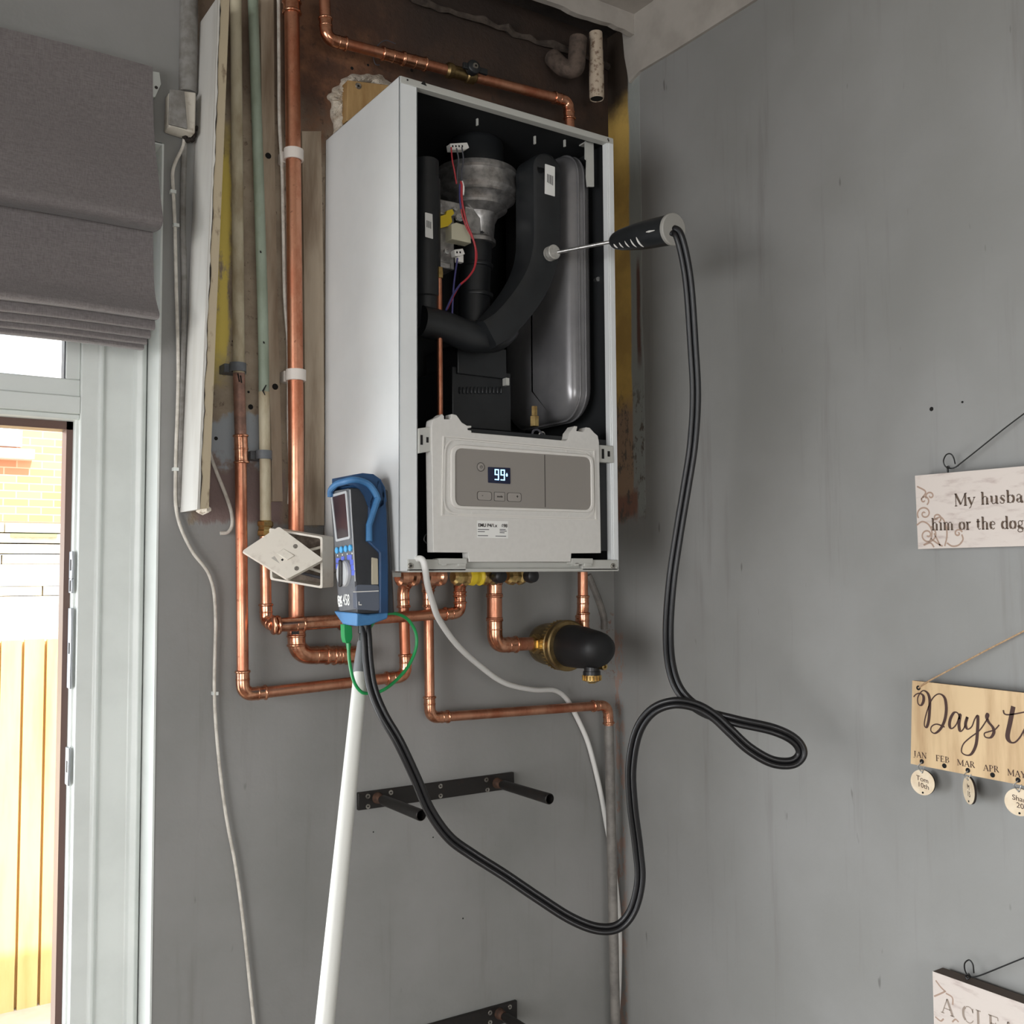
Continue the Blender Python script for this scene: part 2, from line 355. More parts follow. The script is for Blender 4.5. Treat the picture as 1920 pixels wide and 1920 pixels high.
bm = BM(); box(bm, (-2.7, -4.2, -.12), (XR+.12, .14, -.02)); struct('floor', bm, FLOOR, smooth=0)
bm = BM(); box(bm, (-2.7, -4.2, ZC), (XR+.12, .14, ZC+.12)); struct('ceiling', bm, CEIL, smooth=0)
bm = BM(); box(bm, (-.2, -.086, ZC-.006), (XR, 0, ZC+.001)); struct('trim_1', bm, SOOT, smooth=0)      # sooty bare ceiling above the old cupboard
# broken strip of the cupboard's top left on the ceiling
bm = BM(); top = []; bot = []
for i in range(25):
    x = .22+(XR-.22)*i/24; bot.append(V((x, -.088, 2.512+.002*math.sin(i*.7)+random.uniform(-.0012, .0012))))
slab(bm, bot+[V((XR, -.088, ZC)), V((.22, -.088, ZC))], (0, .012, 0)); struct('trim_2', bm, CEIL, smooth=0)
# painted band at the top of the right wall
bm = BM(); edge = [V((XR-.006, -.05, ZC)), V((XR-.006, -.054, 2.52)), V((XR-.006, -.058, 2.48)), V((XR-.006, -.066, 2.445)), V((XR-.006, -.070, 2.424)), V((XR-.006, -.082, 2.428)), V((XR-.006, -.1, 2.434))]
e2 = [V((XR-.006, -.2-.2*i, 2.434+random.uniform(-.002, .002))) for i in range(20)]
slab(bm, edge+e2+[V((XR-.006, -4.0, ZC))], (.006, 0, 0)); struct('trim_3', bm, CEIL, smooth=0)
# ledge where the old cornice sat
bm = BM(); P0 = [V((-.1+.69*i/40, -.003-random.uniform(0, .009), 2.486+random.uniform(-.003, .003))) for i in range(41)]
tube(bm, P0, [.004+random.uniform(0, .004) for _ in P0], 6); struct('trim_4', bm, mat('dusty_ledge', (84, 74, 66), (56, 48, 42), .95, 0, 60, .6))
bm = BM(); box(bm, (XW-.002, -.001, -.02), (XW+.0008, .075, ZH)); box(bm, (XL, 0, ZH-.002), (XW, .075, ZH+.001)); struct('trim_5', bm, UPVC, smooth=0)     # white reveal

# door frame and transom
YF = .072
zr0 = U(145, 775, 'y', YF)[2]; zr1 = U(120, 740, 'y', YF)[2]; zg = U(60, 706, 'y', YF+.02)[2]; xj = U(146, 1100, 'y', YF)[0]; xg = U(121, 690, 'y', YF+.02)[0]
bm = BM()
prof = [(XW-.002, .14), (XW-.002, YF), (XW-.004, YF-.012), (XW-.011, YF-.016), (XW-.018, YF-.010), (XW-.020, YF+.002), (-.318, YF+.002), (-.320, YF-.003), (-.325, YF-.003), (-.327, YF+.002), (xj, YF+.002), (xj, YF+.016), (xj-.004, YF+.016), (xj-.004, YF+.033), (xj-.004, .14)]
slab(bm, [V((x, y, -.02)) for x, y in prof], (0, 0, ZH+.02))
slab(bm, [V((XL+XW-x, y, -.02)) for x, y in prof], (0, 0, ZH+.02))
box(bm, (XL+.1, YF+.004, zr0), (xj, .12, zr1)); box(bm, (XL+.1, YF+.010, zr1), (xj, .12, zg)); box(bm, (XL+.1, YF+.010, zr0-.008), (xj, .12, zr0))
box(bm, (xg, YF+.010, zg), (xj, .12, ZH)); box(bm, (XL+.1, YF, ZH-.09), (xj, .12, ZH))
door = struct('door_1', bm, UPVC, bevel=.0015)
bm = BM(); box(bm, (xj-.013, YF+.036, -.02), (xj-.0035, .142, zr0-.008)); box(bm, (XL+.1, YF+.036, zr0-.02), (xj-.0035, .142, zr0-.007)); obj('outer_frame', bm, BROWNU, door, label='brown outer face of the frame')
for (a, b) in ((1034, 1085), (1085, 1112), (1140, 1290), (1400, 1470)):
    z0, z1 = U(138, b, 'y', YF+.02)[2], U(138, a, 'y', YF+.02)[2]; bm = BM(); box(bm, (xj-.0075, YF+.008, z0), (xj-.0035, YF+.028, z1)); k = obj('keep_plate', bm, STEELK, door, bevel=.001)
    bm = BM(); box(bm, (xj-.0082, YF+.010, (z0+z1)/2-.008), (xj-.0070, YF+.018, (z0+z1)/2+.008)); obj('keep_slot', bm, DARKLINE, k)
bm = BM(); box(bm, (XL+.1, YF+.028, zg-.005), (xg+.003, YF+.032, ZH-.08)); win = struct('window_1', bm, GLASS, smooth=0)
bm = BM(); box(bm, (xg-.002, YF+.012, zg), (xg+.001, YF+.034, ZH-.08)); obj('glazing_gasket', bm, CLIPG, win)

# ------------------------------------------------------------------ outside, seen through the doorway
def brick_mat():
    t = NT('orange_brick'); b = t.new('ShaderNodeTexBrick'); mp = t.new('ShaderNodeMapping'); mp.inputs['Rotation'].default_value = (math.pi/2, 0, 0); mp.inputs['Scale'].default_value = (1.45, 1.45, 1.45)
    t.link(t.P(), mp.inputs[0]); t.link(mp.outputs[0], b.inputs['Vector']); b.inputs['Scale'].default_value = 1
    b.inputs['Brick Width'].default_value = .225; b.inputs['Row Height'].default_value = .075; b.inputs['Mortar Size'].default_value = .006
    b.inputs['Color1'].default_value = lin((206, 148, 112)); b.inputs['Color2'].default_value = lin((192, 130, 96)); b.inputs['Mortar'].default_value = lin((204, 172, 142))
    t.col(b.outputs['Color']); t.set(Roughness=.9); return t.m
bm = BM(); zb = U(40, 978, 'y', 6.0)[2]; box(bm, (-3, 6.0, zb), (3, 6.3, 7)); hs = tag(obj('brick_house', bm, brick_mat(), smooth=0), 'orange brick house wall with white window seen beyond the open doorway', 'house')
a, b = U(-60, 700, 'y', 5.98), U(40, 838, 'y', 5.98); bm = BM(); box(bm, (a.x, 5.95, b.z), (b.x, 6.0, a.z+1.0)); wn = obj('window', bm, mat('pale_window', (210, 226, 240), None, .3), hs)
zu = U(60, 772, 'y', 5.98).z; bm = BM(); box(bm, (-3, 5.96, zu), (3, 6.0, 7)); obj('upper_render', bm, mat('white_render', (232, 230, 226), None, .9), hs, smooth=0)
a, b = U(-60, 838, 'y', 5.98), U(61, 863, 'y', 5.98); bm = BM(); box(bm, (a.x, 5.9, b.z), (b.x, 6.0, a.z)); obj('window_sill', bm, mat('stone_sill', (224, 222, 216), None, .8), hs)
bm = BM(); zs = U(40, 1118, 'y', 5.0)[2]; zt = U(40, 980, 'y', 5.0)[2]
rows = 7; y = zs
STONE = mat('pale_stone', (220, 208, 186), (196, 184, 160), .9, 0, 14, .6, bdist=.01)
for r in range(rows):
    h = (zt-zs)/rows; x = -2+random.uniform(0, .3)
    while x < 3:
        w = random.uniform(.3, .7); box(bm, (x, 4.98-random.uniform(0, .025), y+.004), (x+w-.008, 5.3, y+h-.004)); x += w
    y += h
bm2 = BM(); box(bm2, (-2, 4.97, -.2), (3, 5.3, zs)); rw = tag(obj('garden_wall', bm2, mat('roughcast_render', (206, 198, 184), (176, 168, 154), .95, 0, 60, .8, bdist=.01), smooth=0), 'pale garden wall with stone courses over roughcast render behind the fence', 'wall')
obj('stone_courses', bm, STONE, rw, smooth=0)
a, b = U(20, 1000, 'y', 4.95), U(107, 1008, 'y', 4.95); bm = BM(); box(bm, (a.x, 4.94, b.z), (b.x, 4.99, a.z)); obj('mossy_ledge', bm, mat('moss_green', (132, 142, 104), None, .9), rw)
fence = thing('timber_fence', (0, 2.6, -.05), 'pale yellow vertical board fence outside the open doorway', 'fence')
FENCE = mat('fence_pine', (222, 190, 128), (206, 166, 100), .8, 0, 10, .2, .4, .75, (1, 1, .15)); FENCEGAP = mat('fence_rear_board', (226, 188, 128), None, .8)
zf = U(60, 1198, 'y', 2.6)[2]; xs = [U(q, 1500, 'y', 2.6)[0] for q in (32, 75)]; pitch = xs[1]-xs[0]
for i in range(-16, 14):
    x = xs[0]+i*pitch; bm = BM(); box(bm, (x+.014, 2.6, -.05), (x+pitch+.004, 2.62, zf+random.uniform(-.004, .004))); obj('front_board', bm, FENCE, fence)
bm = BM(); box(bm, (xs[0]-16*pitch, 2.625, -.05), (xs[0]+14*pitch, 2.64, zf-.01)); obj('rear_boards', bm, FENCEGAP, fence)
bm = BM(); box(bm, (-4, .14, -.12), (4, 9, -.05)); struct('ground', bm, mat('pale_paving', (206, 192, 172), (190, 176, 156), .9, 0, 6), smooth=0)

# ------------------------------------------------------------------ roman blind
bl = thing('roman_blind', (-1.0, -.04, 1.80), 'grey fabric roman blind half raised over the doorway', 'blind')
xb = lambda px, py, y: U(px, py, 'y', y)[0]
def zat(py, px, y): return U(px, py, 'y', y)[2]
xe = U(286, 125, 'y', -.028)[0]
def edge(*q): return [(U(a, b, 'x', xe).y, U(a, b, 'x', xe).z) for a, b in q]
upper = edge((286, 125), (287, 200), (291, 270), (297, 330), (302, 380), (305, 404), (305, 416), (302, 426), (296, 432), (289, 435))
lower = edge((286, 405), (286, 425), (286.5, 440), (287, 470), (289, 520), (292, 556), (297, 578), (299.5, 588), (297, 597), (291, 600))
def sheet(prof, x1, x0=XL+.02, th=.0022, wob=.0012):
    bm = BM(); pr = catmull([V((0, y, z)) for y, z in prof], 5); n = 40; g = []
    for k in range(n+1):
        x = x0+(x1-x0)*k/n; g.append([bm.verts.new(V((x, p.y+wob*math.sin(k*.5+p.z*30), p.z+.0006*math.sin(k*.9)))) for p in pr])
    for a, b in zip(g, g[1:]):
        for i in range(len(pr)-1): bm.faces.new((a[i], a[i+1], b[i+1], b[i]))
    bmesh.ops.recalc_face_normals(bm, faces=bm.faces[:]); bmesh.ops.solidify(bm, geom=bm.faces[:], thickness=th); return bm
obj('upper_fold', sheet(upper, xe), FABRIC, bl, smooth=60); obj('lower_fold', sheet(lower, xe), FABRIC, bl, smooth=60)
for pt, pb, px in ((599, 619, 291), (617, 635, 286.5), (633, 647, 283), (645, 657, 280)):
    pr_ = edge((px-4, pt-3), (px-1, pt), (px, (pt+pb)/2), (px-.3, pb-3), (px-2.5, pb), (px-7, pb+.5)); x1 = xe-.002*(291-px)/3
    obj('pleat', sheet(pr_, x1), FABRIC, bl, smooth=60)
bm = BM(); box(bm, (XL+.03, -.026, upper[0][1]-.045), (xe-.004, -.001, upper[0][1]-.004)); obj('headrail', bm, UPVC, bl)
bm = BM(); slab(bm, [U(*q, 'y', -.001) for q in ((284, 138), (296, 140), (299, 162), (288, 186), (284, 186))], (0, -.008, 0)); br = tag(obj('blind_bracket', bm, UPVC), 'small white wall bracket at the top right edge of the blind', 'bracket')
bm = BM(); lathe(bm, U(293, 164, 'y', -.009), (0, -1, 0), [(0, .0025), (.001, .002)], 10); obj('screw', bm, DARKLINE, br)

# ------------------------------------------------------------------ left of the boxing: trunking, junction box, cables
bm = BM(); tube(bm, [U(354, -8, 'y', -.002), U(352, 175, 'y', -.002)], .0135, 12); tag(obj('cable_trunking', bm, GREYCABLE), 'grey painted half round trunking running up the wall above the junction box', 'trunking')
jb = thing('junction_box', U(343, 245, 'y', -.01), 'small grey painted junction box beside the blind with a broken bottom', 'junction box')
bm = BM(); fr = [U(*q, 'y', -.034) for q in ((321, 167), (368, 173), (366, 250), (319, 234))]; slab(bm, fr, (0, .033, 0)); obj('body', bm, mat('bare_box_side', (196, 190, 178), (150, 138, 122), .6, 0, 60, .3, .5, .75), jb, bevel=.002)
bm = BM(); fr2 = [U(*q, 'y', -.039) for q in ((319, 166), (346, 170), (352, 241), (317, 232))]; slab(bm, fr2, (0, .005, 0)); obj('cover', bm, GREYCABLE, jb, bevel=.001)
bm = BM(); rnd = random.Random(2)
for _ in range(16): lathe(bm, U(rnd.uniform(334, 362), rnd.uniform(243, 262), 'y', -.004), (rnd.uniform(-.5, .5), -1, rnd.uniform(-.6, .6)), [(0, .003), (.006, .005), (.013, .002)], 6)
obj('broken_edge', bm, SOOT, jb)
def cable(name, pts, r, m, label, cat='cable', seg=10, **kw):
    bm = BM(); tube(bm, catmull(pts, 8), r, seg); return tag(obj(name, bm, m), label, cat)
y = -.006
c1 = cable('thin_cable', [U(*q, 'y', yy) for q, yy in (((346, 250), -.01), ((343, 275), y), ((331, 300), y), ((324, 322), y), ((325, 360), y), ((328, 423), y), ((330, 520), y), ((334, 700), y), ((329, 880), y), ((332, 965), -.008), ((358, 1030), -.01), ((393, 1080), -.01), ((404, 1150), -.008), ((402, 1300), -.008), ((410, 1420), -.008), ((424, 1530), -.008), ((441, 1620), -.008), ((455, 1720), -.008), ((470, 1860), -.008), ((480, 1960), -.008), ((490, 2100), -.008))], .0026, OLDCABLE, 'thin white cable hanging down the wall from the small junction box')
for q in ((324, 360), (330, 423), (403, 1300), (329, 880)):
    p = U(*q, 'y', -.006); bm = BM(); box(bm, p+V((-.004, -.004, -.0025)), p+V((.004, .005, .0025))); obj('cable_clip', bm, UPVC, c1)
cable('painted_cable', [U(*q, 'y', -.004) for q in ((347, 262), (344, 330), (343, 420), (345, 520), (344, 640), (340, 760), (336, 900), (335, 952))], .0045, GREYCABLE, 'grey painted cable running down the wall between thin white cable and boxing board')
cable('loose_cable', [U(*q, 'y', -.008) for q in ((386, 815), (392, 845), (404, 880), (424, 930), (434, 962), (435, 985), (427, 998), (413, 1000))], .0028, OLDCABLE, 'short loose beige cable end curling left beside the leftmost copper pipe')
# boxing board
bd = thing('boxing_board', U(380, 960, 'y', -.04), 'tall white board standing off the wall beside the bare strip', 'board')
fl = [(409, -8), (398, 300), (384, 620), (370, 955)]; fr = [(430, -8), (418, 300), (404, 620), (391, 953)]; yb = -.09
A = [U(*q, 'y', yb) for q in fl]; B = [U(*q, 'y', yb) for q in fr]
bm = BM(); ring = []
for a, b in zip(A, B):
    yw = -.002 if a.z < 2.13 else -.03
    ring.append([a, b, V((b.x, -.002, b.z)), V((a.x, -.002, a.z))])
for r0, r1 in zip(ring[1:], ring): hexa(bm, r0+r1)
hexa(bm, []) if False else None
obj('side_board', bm, BOARDW, bd, smooth=20)
bm = BM()
for i in range(3):
    a0, b0, a1, b1 = A[i+1], B[i+1], A[i], B[i]; o = V((0, -.0015, 0)); hexa(bm, [a0+o, b0+o, b0+V((0, .0005, 0)), a0+V((0, .0005, 0)), a1+o, b1+o, b1+V((0, .0005, 0)), a1+V((0, .0005, 0))])
obj('front_edge', bm, BOARDE, bd, label='beige unpainted front edge of the board')
rnd = random.Random(11); al = catmull([p+V((0, -.0022, 0)) for p in A], 22)
for nm, m_, w0, dy in (('flaked_edge', SOOT, .0050, 0), ('paint_edge', BOARDW, .0036, -.0004)):
    bm = BM(); L_, R_ = [], []
    for i_, p in enumerate(al):
        w_ = w0*(.42+.25*math.sin(i_*.37)**2+rnd.uniform(-.15, .35)**2*3); L_.append(bm.verts.new(p+V((-.0006, dy, 0)))); R_.append(bm.verts.new(p+V((w_, dy, 0))))
    for i_ in range(len(al)-1): bm.faces.new((L_[i_], L_[i_+1], R_[i_+1], R_[i_]))
    obj(nm, bm, m_, bd, smooth=0)
bm = BM(); pts = [U(x+random.uniform(-2, 2), 957+random.uniform(-4, 6), 'y', -.088) for x in range(334, 392, 5)]; tube(bm, [U(372, 957, 'y', -.06), U(380, 958, 'y', -.075), U(392, 955, 'y', -.09)], [.004, .006, .004], 6); obj('splintered_end', bm, PLASTER, bd)

# ------------------------------------------------------------------ bare strip: battens, block, plaster
def plank(name, l, r, y0, m, label):
    bm = BM(); L = [U(*q, 'y', y0) for q in l]; R = [U(*q, 'y', y0) for q in r]
    for i in range(len(L)-1): hexa(bm, [L[i+1], R[i+1], V((R[i+1].x, .0, R[i+1].z)), V((L[i+1].x, .0, L[i+1].z)), L[i], R[i], V((R[i].x, .0, R[i].z)), V((L[i].x, .0, L[i].z))])
    o = tag(obj(name, bm, m, smooth=20), label, 'batten', 'timber battens'); return o
b1 = plank('timber_batten', [(488, -8), (492, 300), (500, 600), (508, 800), (511, 940)], [(513, -8), (515, 300), (521, 600), (527, 800), (530, 940)], -.012, TIMBER, 'old beige timber batten on the wall between green pipe and thickest copper pipe')
for q in ((503, 292), (516, 725)):
    bm = BM(); lathe(bm, U(*q, 'y', -.0125), (0, -1, 0), [(0, .005), (.0006, .0045)], 9); obj('nail_hole', bm, HOLE, b1)
plank('timber_batten', [(566, 246), (570, 500), (572, 800), (570, 985)], [(602, 246), (606, 500), (608, 800), (608, 985)], -.008, TIMBER, 'wide beige timber batten between thickest copper pipe and boiler side')
bm = BM(); rnd = random.Random(5); C0 = (684, 190); nA, nR = 72, 9; rings = []
for k in range(nA):
    a = math.pi*(.08+1.12*k/(nA-1)); prof = []
    ro = 1+.10*math.sin(a*7)+.07*math.sin(a*17+1)+rnd.uniform(-.03, .03)
    for j in range(nR):
        t = j/(nR-1); rx = 30+(36*ro)*t; ry = 34+(18*ro)*t; h = .013*math.sin(math.pi*min(1, t*1.02))**.6*(.75+.5*rnd.random())
        prof.append(bm.verts.new(U(C0[0]+rx*math.cos(a)*1.02, C0[1]-ry*math.sin(a)*(1 if math.sin(a) > 0 else 2.6), 'y', -max(h, .0004))))
    rings.append(prof)
for a, b in zip(rings, rings[1:]):
    for j in range(nR-1): bm.faces.new((a[j], a[j+1], b[j+1], b[j]))
tag(obj('loose_plaster', bm, PLASTER, smooth=60), 'rough pale plaster around the pine block above the boiler corner', 'plaster')
pb = thing('pine_block', U(690, 200, 'y', -.01), 'square pine mounting block with a screw behind the boiler top corner', 'block')
bm = BM(); slab(bm, [U(*q, 'y', -.03) for q in ((652, 150), (735, 160), (735, 240), (650, 226))], (0, .03, 0)); obj('block', bm, PINE, pb, bevel=.001)
bm = BM(); lathe(bm, U(672, 161, 'y', -.0302), (0, -1, 0), [(0, .0055), (.0008, .005)], 14); sc = obj('screw', bm, SCREW, pb)
bm = BM(); lathe(bm, U(672, 161, 'y', -.0311), (0, -1, 0), [(0, .002), (.0003, .002)], 6); obj('screw_recess', bm, HOLE, sc)

# ------------------------------------------------------------------ pipes
def along(pts, s):
    for a, b in zip(pts, pts[1:]):
        L = (b-a).length
        if s <= L: return a+(b-a)*(s/L), (b-a).normalized()
        s -= L
    return pts[-1], (pts[-1]-pts[-2]).normalized()
def bead(bm, p, d, r, w=.0022, h=.0016):
    lathe(bm, p-d*w, d, [(0, r), (w*.35, r+h*.8), (w, r+h), (w*1.65, r+h*.8), (w*2, r)], 18)
def pipe(root, pts, r, er=.022, m=COPPER, elbows=True, fm=FITTING, name='pipe', leg=1.5):
    pts = [V(p) for p in pts]; path = fillet(pts, er, 9); bm = BM(); tube(bm, path, r, 18); obj(name, bm, m, root, smooth=50)
    if not elbows: return
    for i in range(1, len(pts)-1):
        a, p, b = pts[i-1], pts[i], pts[i+1]; da, db = (a-p), (b-p); ra = min(er, da.length*.48); rb = min(er, db.length*.48)
        if da.normalized().dot(db.normalized()) < -.97: continue
        L = r*leg; la, lb = min(ra+L, da.length*.97), min(rb+L, db.length*.97); da.normalize(); db.normalize(); bm = BM()
        q = [p+da*la]+fillet([p+da*la, p, p+db*lb], (ra+rb)/2, 9)[1:]; rr = r*1.16; tube(bm, q, rr, 18)
        for s, d in ((p+da*la, da), (p+db*lb, db)): bead(bm, s-d*.001, d, rr)
        bead(bm, p+da*(ra+.0005), da, rr, .0012, .0006); bead(bm, p+db*(rb+.0005), db, rr, .0012, .0006)
        obj('elbow', bm, fm, root, smooth=50)
def coupling(root, a, b, r, m=FITTING, k=1.17, name='coupling', mid=True):
    a, b = V(a), V(b); d = (b-a).normalized(); bm = BM(); tube(bm, [a, b], r*k, 18); bead(bm, a+d*.002, d, r*k); bead(bm, b-d*.002, d, r*k)
    if mid and (b-a).length > .02: bead(bm, (a+b)/2, d, r*k, .0012, .0008)
    return obj(name, bm, m, root, smooth=50)
Y1, R15 = -.036, .0086
u = lambda px, py, y=Y1: U(px, py, 'y', y)
# 1: leftmost
p = thing('copper_pipe', u(455, 1300), 'leftmost pipe, cream painted above and bare copper below, turning right at its lowest corner', 'pipe', 'copper pipes around the boiler')
bm = BM(); tube(bm, [u(442, -10), u(445, 350), u(448, 700)], R15, 16); obj('painted_pipe', bm, CREAM, p, label='cream painted upper length of the pipe')
bm = BM(); tube(bm, [u(448, 700), u(449.5, 760), u(451, 818)], R15*1.01, 16); obj('scraped_pipe', bm, RUSTP, p)
coupling(p, u(451, 815), u(453, 869), R15)
zz = u(756, 1082).z
pipe(p, [u(451, 830), u(455.5, 1303), u(761, 1268), u(755.5, 1098), u(757, 1083)+V((.012, -.03, .008)), V((.085, -.10, 1.497))], R15)
for q, q2 in (((446, 700), (449, 716)), ((451, 704), (453, 718))):
    bm = BM(); tube(bm, [u(*q, Y1-R15), u(*q2, Y1-R15)], .0011, 6); obj('chipped_paint', bm, HOLE, p)
# 2: green
p = thing('copper_pipe', u(498, 1165), 'pipe with old green paint above the tilted switch plate and bare copper crossing over below', 'pipe', 'copper pipes around the boiler')
bm = BM(); tube(bm, catmull([u(474, -10), u(480, 180), u(487, 400), u(493, 600), u(495, 735)], 6), R15*.93, 16); obj('painted_pipe', bm, GREENP, p, label='pale green painted upper length of the pipe')
bm = BM(); tube(bm, [u(495, 735), u(497, 860), u(498, 978)], R15*.97, 16); obj('lower_painted_pipe', bm, CREAM, p, label='cream painted lower length of the pipe')
for q in (((499, 722), (493, 733), (497, 741)), ((494, 640), (495, 643), (496, 644)), ((488, 470), (489, 473), (490, 474))):
    bm = BM(); tube(bm, [u(*k, Y1-R15) for k in q], [.0008, .0014, .0006], 6); obj('chipped_paint', bm, HOLE, p)
bm = BM(); lathe(bm, u(498, 976), u(497, 1010)-u(498, 976), [(0, .009), (.002, .0122), (.008, .0125), (.01, .0105), (.014, .0105), (.016, .0118), (.022, .0118), (.024, .0095)], 6); obj('brass_nut', bm, BRASS, p, smooth=20)
Y2 = -.064
pipe(p, [u(497, 1005), u(499, 1166), u(516, 1172, -.058)], R15*.95, .014)
pipe(p, [u(514, 1172, -.055), u(536, 1172, Y2), u(863, 1149, Y2), u(861, 1098, Y2), V((u(861, 1098, Y2).x, -.09, 1.495))], R15, .016)
bm = BM(); q = [u(512, 1170, -.056), u(560, 1170, Y2), u(640, 1163, Y2)]; tube(bm, [u(516, 1172, Y2), u(575, 1168.5, Y2), u(638, 1164, Y2)], R15*1.2, 18)
for a in ((513, 1172), (521, 1172), (638, 1164)):
    bead(bm, u(*a, Y2), (u(638, 1164, Y2)-u(516, 1172, Y2)).normalized(), R15*1.25, .003, .004)
obj('coupling', bm, FITTING, p, smooth=50)
coupling(p, u(861.5, 1087, Y2), u(862, 1113, Y2), R15)
# 3: right loop and grey tail
p = thing('copper_pipe', u(805, 1340), 'copper pipe dropping from the boiler and running right into a grey painted corner pipe', 'pipe', 'copper pipes around the boiler')
Y3 = -.036
pipe(p, [V((.155, -.10, 1.497)), u(801, 1084, Y3)+V((.008, -.03, .006)), u(803, 1098, Y3), u(806, 1346, Y3), u(1139, 1322, Y3), u(1142, 1368, Y3)], R15*.95)
bm = BM(); tube(bm, [u(1141.5, 1360, Y3), u(1147, 1600, Y3), u(1155, 1960, Y3), V((u(1155, 1960, Y3).x, Y3, .0))], R15*1.02, 16); obj('painted_pipe', bm, GREYPIPE, p, label='grey painted lower length in the room corner')
coupling(p, u(802, 1092, Y3), u(803, 1110, Y3), R15)
# 6: thick 22 mm
p = thing('copper_pipe', u(555, 1228, -.034), 'thickest bare copper pipe, full height left of the boiler, ending in a bend right', 'pipe', 'copper pipes around the boiler')
R22 = .0118; Yb = -.032
pipe(p, [u(547, -10, Yb), u(551, 400, Yb), u(555, 800, Yb), u(556, 1229, Yb), u(668, 1227, Yb), u(676, 1227, -.002)], R22, .032)
coupling(p, u(547, 2, Yb), u(547.3, 26, Yb), R22, mid=False); coupling(p, u(624, 1229, Yb), u(652, 1228, Yb), R22)
coupling(p, u(555.5, 1190, Yb), u(556, 1212, Yb), R22, k=1.12)
bm = BM(); a = u(553, 1186, Yb-.0155); box(bm, a+V((-.004, -.0012, -.003)), a+V((.006, .004, .003))); obj('stamp', bm, DARKLINE, p)
# 7: upper pipe with lever valve
p = thing('copper_pipe', u(612, 70, -.05), 'copper pipe with black lever valve running across the wall above the boiler', 'pipe', 'copper pipes around the boiler')
Yu = -.055; f7 = [u(608, -12, Yu), u(612, 73, Yu), u(1066, 190, Yu), V((u(1072, 230, Yu).x, Yu, 2.201))]
pipe(p, f7, R15*1.02, .02)
L0, L1 = u(612, 73, Yu), u(1066, 190, Yu); at = lambda px: L0+(L1-L0)*((px-612)/(1066-612)); dd = (L1-L0).normalized()
r7 = R15*1.02
coupling(p, at(704), at(742), r7); coupling(p, at(740), at(782), r7*1.05)
bm = BM(); lathe(bm, at(818), dd, [(0, r7*1.1), (.004, r7*1.5), (.012, r7*1.5), (.014, r7*1.2), (.03, r7*1.25), (.04, r7*1.25), (.042, r7*1.5), (.056, r7*1.5), (.06, r7*1.1)], 14); vb = obj('valve_body', bm, BRASS_BODY, p, smooth=30)
bm = BM(); c = at(858)+V((0, -.014, .004)); lathe(bm, c, (0, -1, 0), [(0, .012), (.012, .012), (.014, .009)], 16); box(bm, c+V((-.02, -.010, -.006)), c+V((.028, -.004, .004))); lv = obj('lever', bm, BLACKP, p, bevel=.001)
bm = BM(); lathe(bm, c+V((0, -.0142, 0)), (0, -1, 0), [(0, .0052), (.002, .0048)], 14); obj('lever_screw', bm, SCREW, lv)
bm = BM(); lathe(bm, c+V((0, -.0164, 0)), (0, -1, 0), [(0, .002), (.0004, .002)], 8); obj('screw_recess', bm, HOLE, lv)
# 4 and 5: to the filter
Y4 = -.075
p = thing('copper_pipe', u(930, 1190, Y4), 'short thick copper pipe from the boiler bending right into the brass filter', 'pipe', 'copper pipes around the boiler')
xF, yF0 = .40, -.06
FC = V((xF, -.075, u(1035, 1209, -.075).z))
e4 = V((FC.x-.052, Y4, FC.z+.004))
q4 = u(927, 1098, Y4); pipe(p, [V((q4.x, Y4, 1.498)), V((q4.x, Y4, q4.z)), V((q4.x, Y4, e4.z)), e4], R22*.95, .026)
for a, b in (((927, 1078), (927, 1094)), ((927, 1092), (927, 1117)), ((927, 1116), (927, 1162))):
    A_, B_ = u(*a, Y4), u(*b, Y4); A_.x = B_.x = q4.x; coupling(p, A_, B_, R22*.95, COPPER if b[1] == 1162 else FITTING, 1.14, mid=False)
Y5 = -.08
p = thing('copper_pipe', u(1094, 1180, Y5), 'straight copper pipe dropping from boiler underside behind the black filter cap', 'pipe', 'copper pipes around the boiler')
x5 = u(1093, 1120, Y5).x
pipe(p, [V((x5, Y5, 1.498)), V((x5, Y5, 1.43)), V((x5, Y5+.012, FC.z+.022)), V((x5-.03, Y5+.01, FC.z+.012))], R15*1.05, .012)
coupling(p, V((x5, Y5, u(1094, 1148, Y5).z)), V((x5, Y5, u(1095, 1180, Y5).z)), R15*1.05)
# magnetic filter
fl_ = thing('magnetic_filter', FC+V((0, 0, -.05)), 'brass bodied system filter with a large black cap under the boiler', 'filter')
bm = BM(); lathe(bm, V((FC.x, -.022, FC.z)), (0, -1, 0), [(0, .012), (.004, .026), (.016, .034), (.03, .0365), (.062, .038), (.064, .041), (.072, .042), (.074, .0405), (.078, .0405), (.08, .0435), (.088, .0435), (.09, .041), (.0905, .036)], 40); fb = obj('body', bm, BRASS_BODY, fl_, smooth=30)
bm = BM()
for k in range(40):
    a = 2*math.pi*k/40; d = V((math.cos(a), 0, math.sin(a))); c = FC*1; c.y = -.0905; c = c+d*.0418; box(bm, c+V((-.0011, -.004, -.0011)), c+V((.0011, .004, .0011)))
obj('knurling', bm, BRASS, fb)
dU = V((-1, 0, .0)); bm = BM(); lathe(bm, FC+V((-.030, 0, .003)), dU, [(0, .011), (.006, .011), (.0065, .0165), (.018, .0165), (.0185, .013), (.024, .013)], 6); obj('union_nut', bm, BRASS, fl_, smooth=20)
bm = BM(); cc = V((FC.x, -.112, FC.z)); n = 22; rings = []
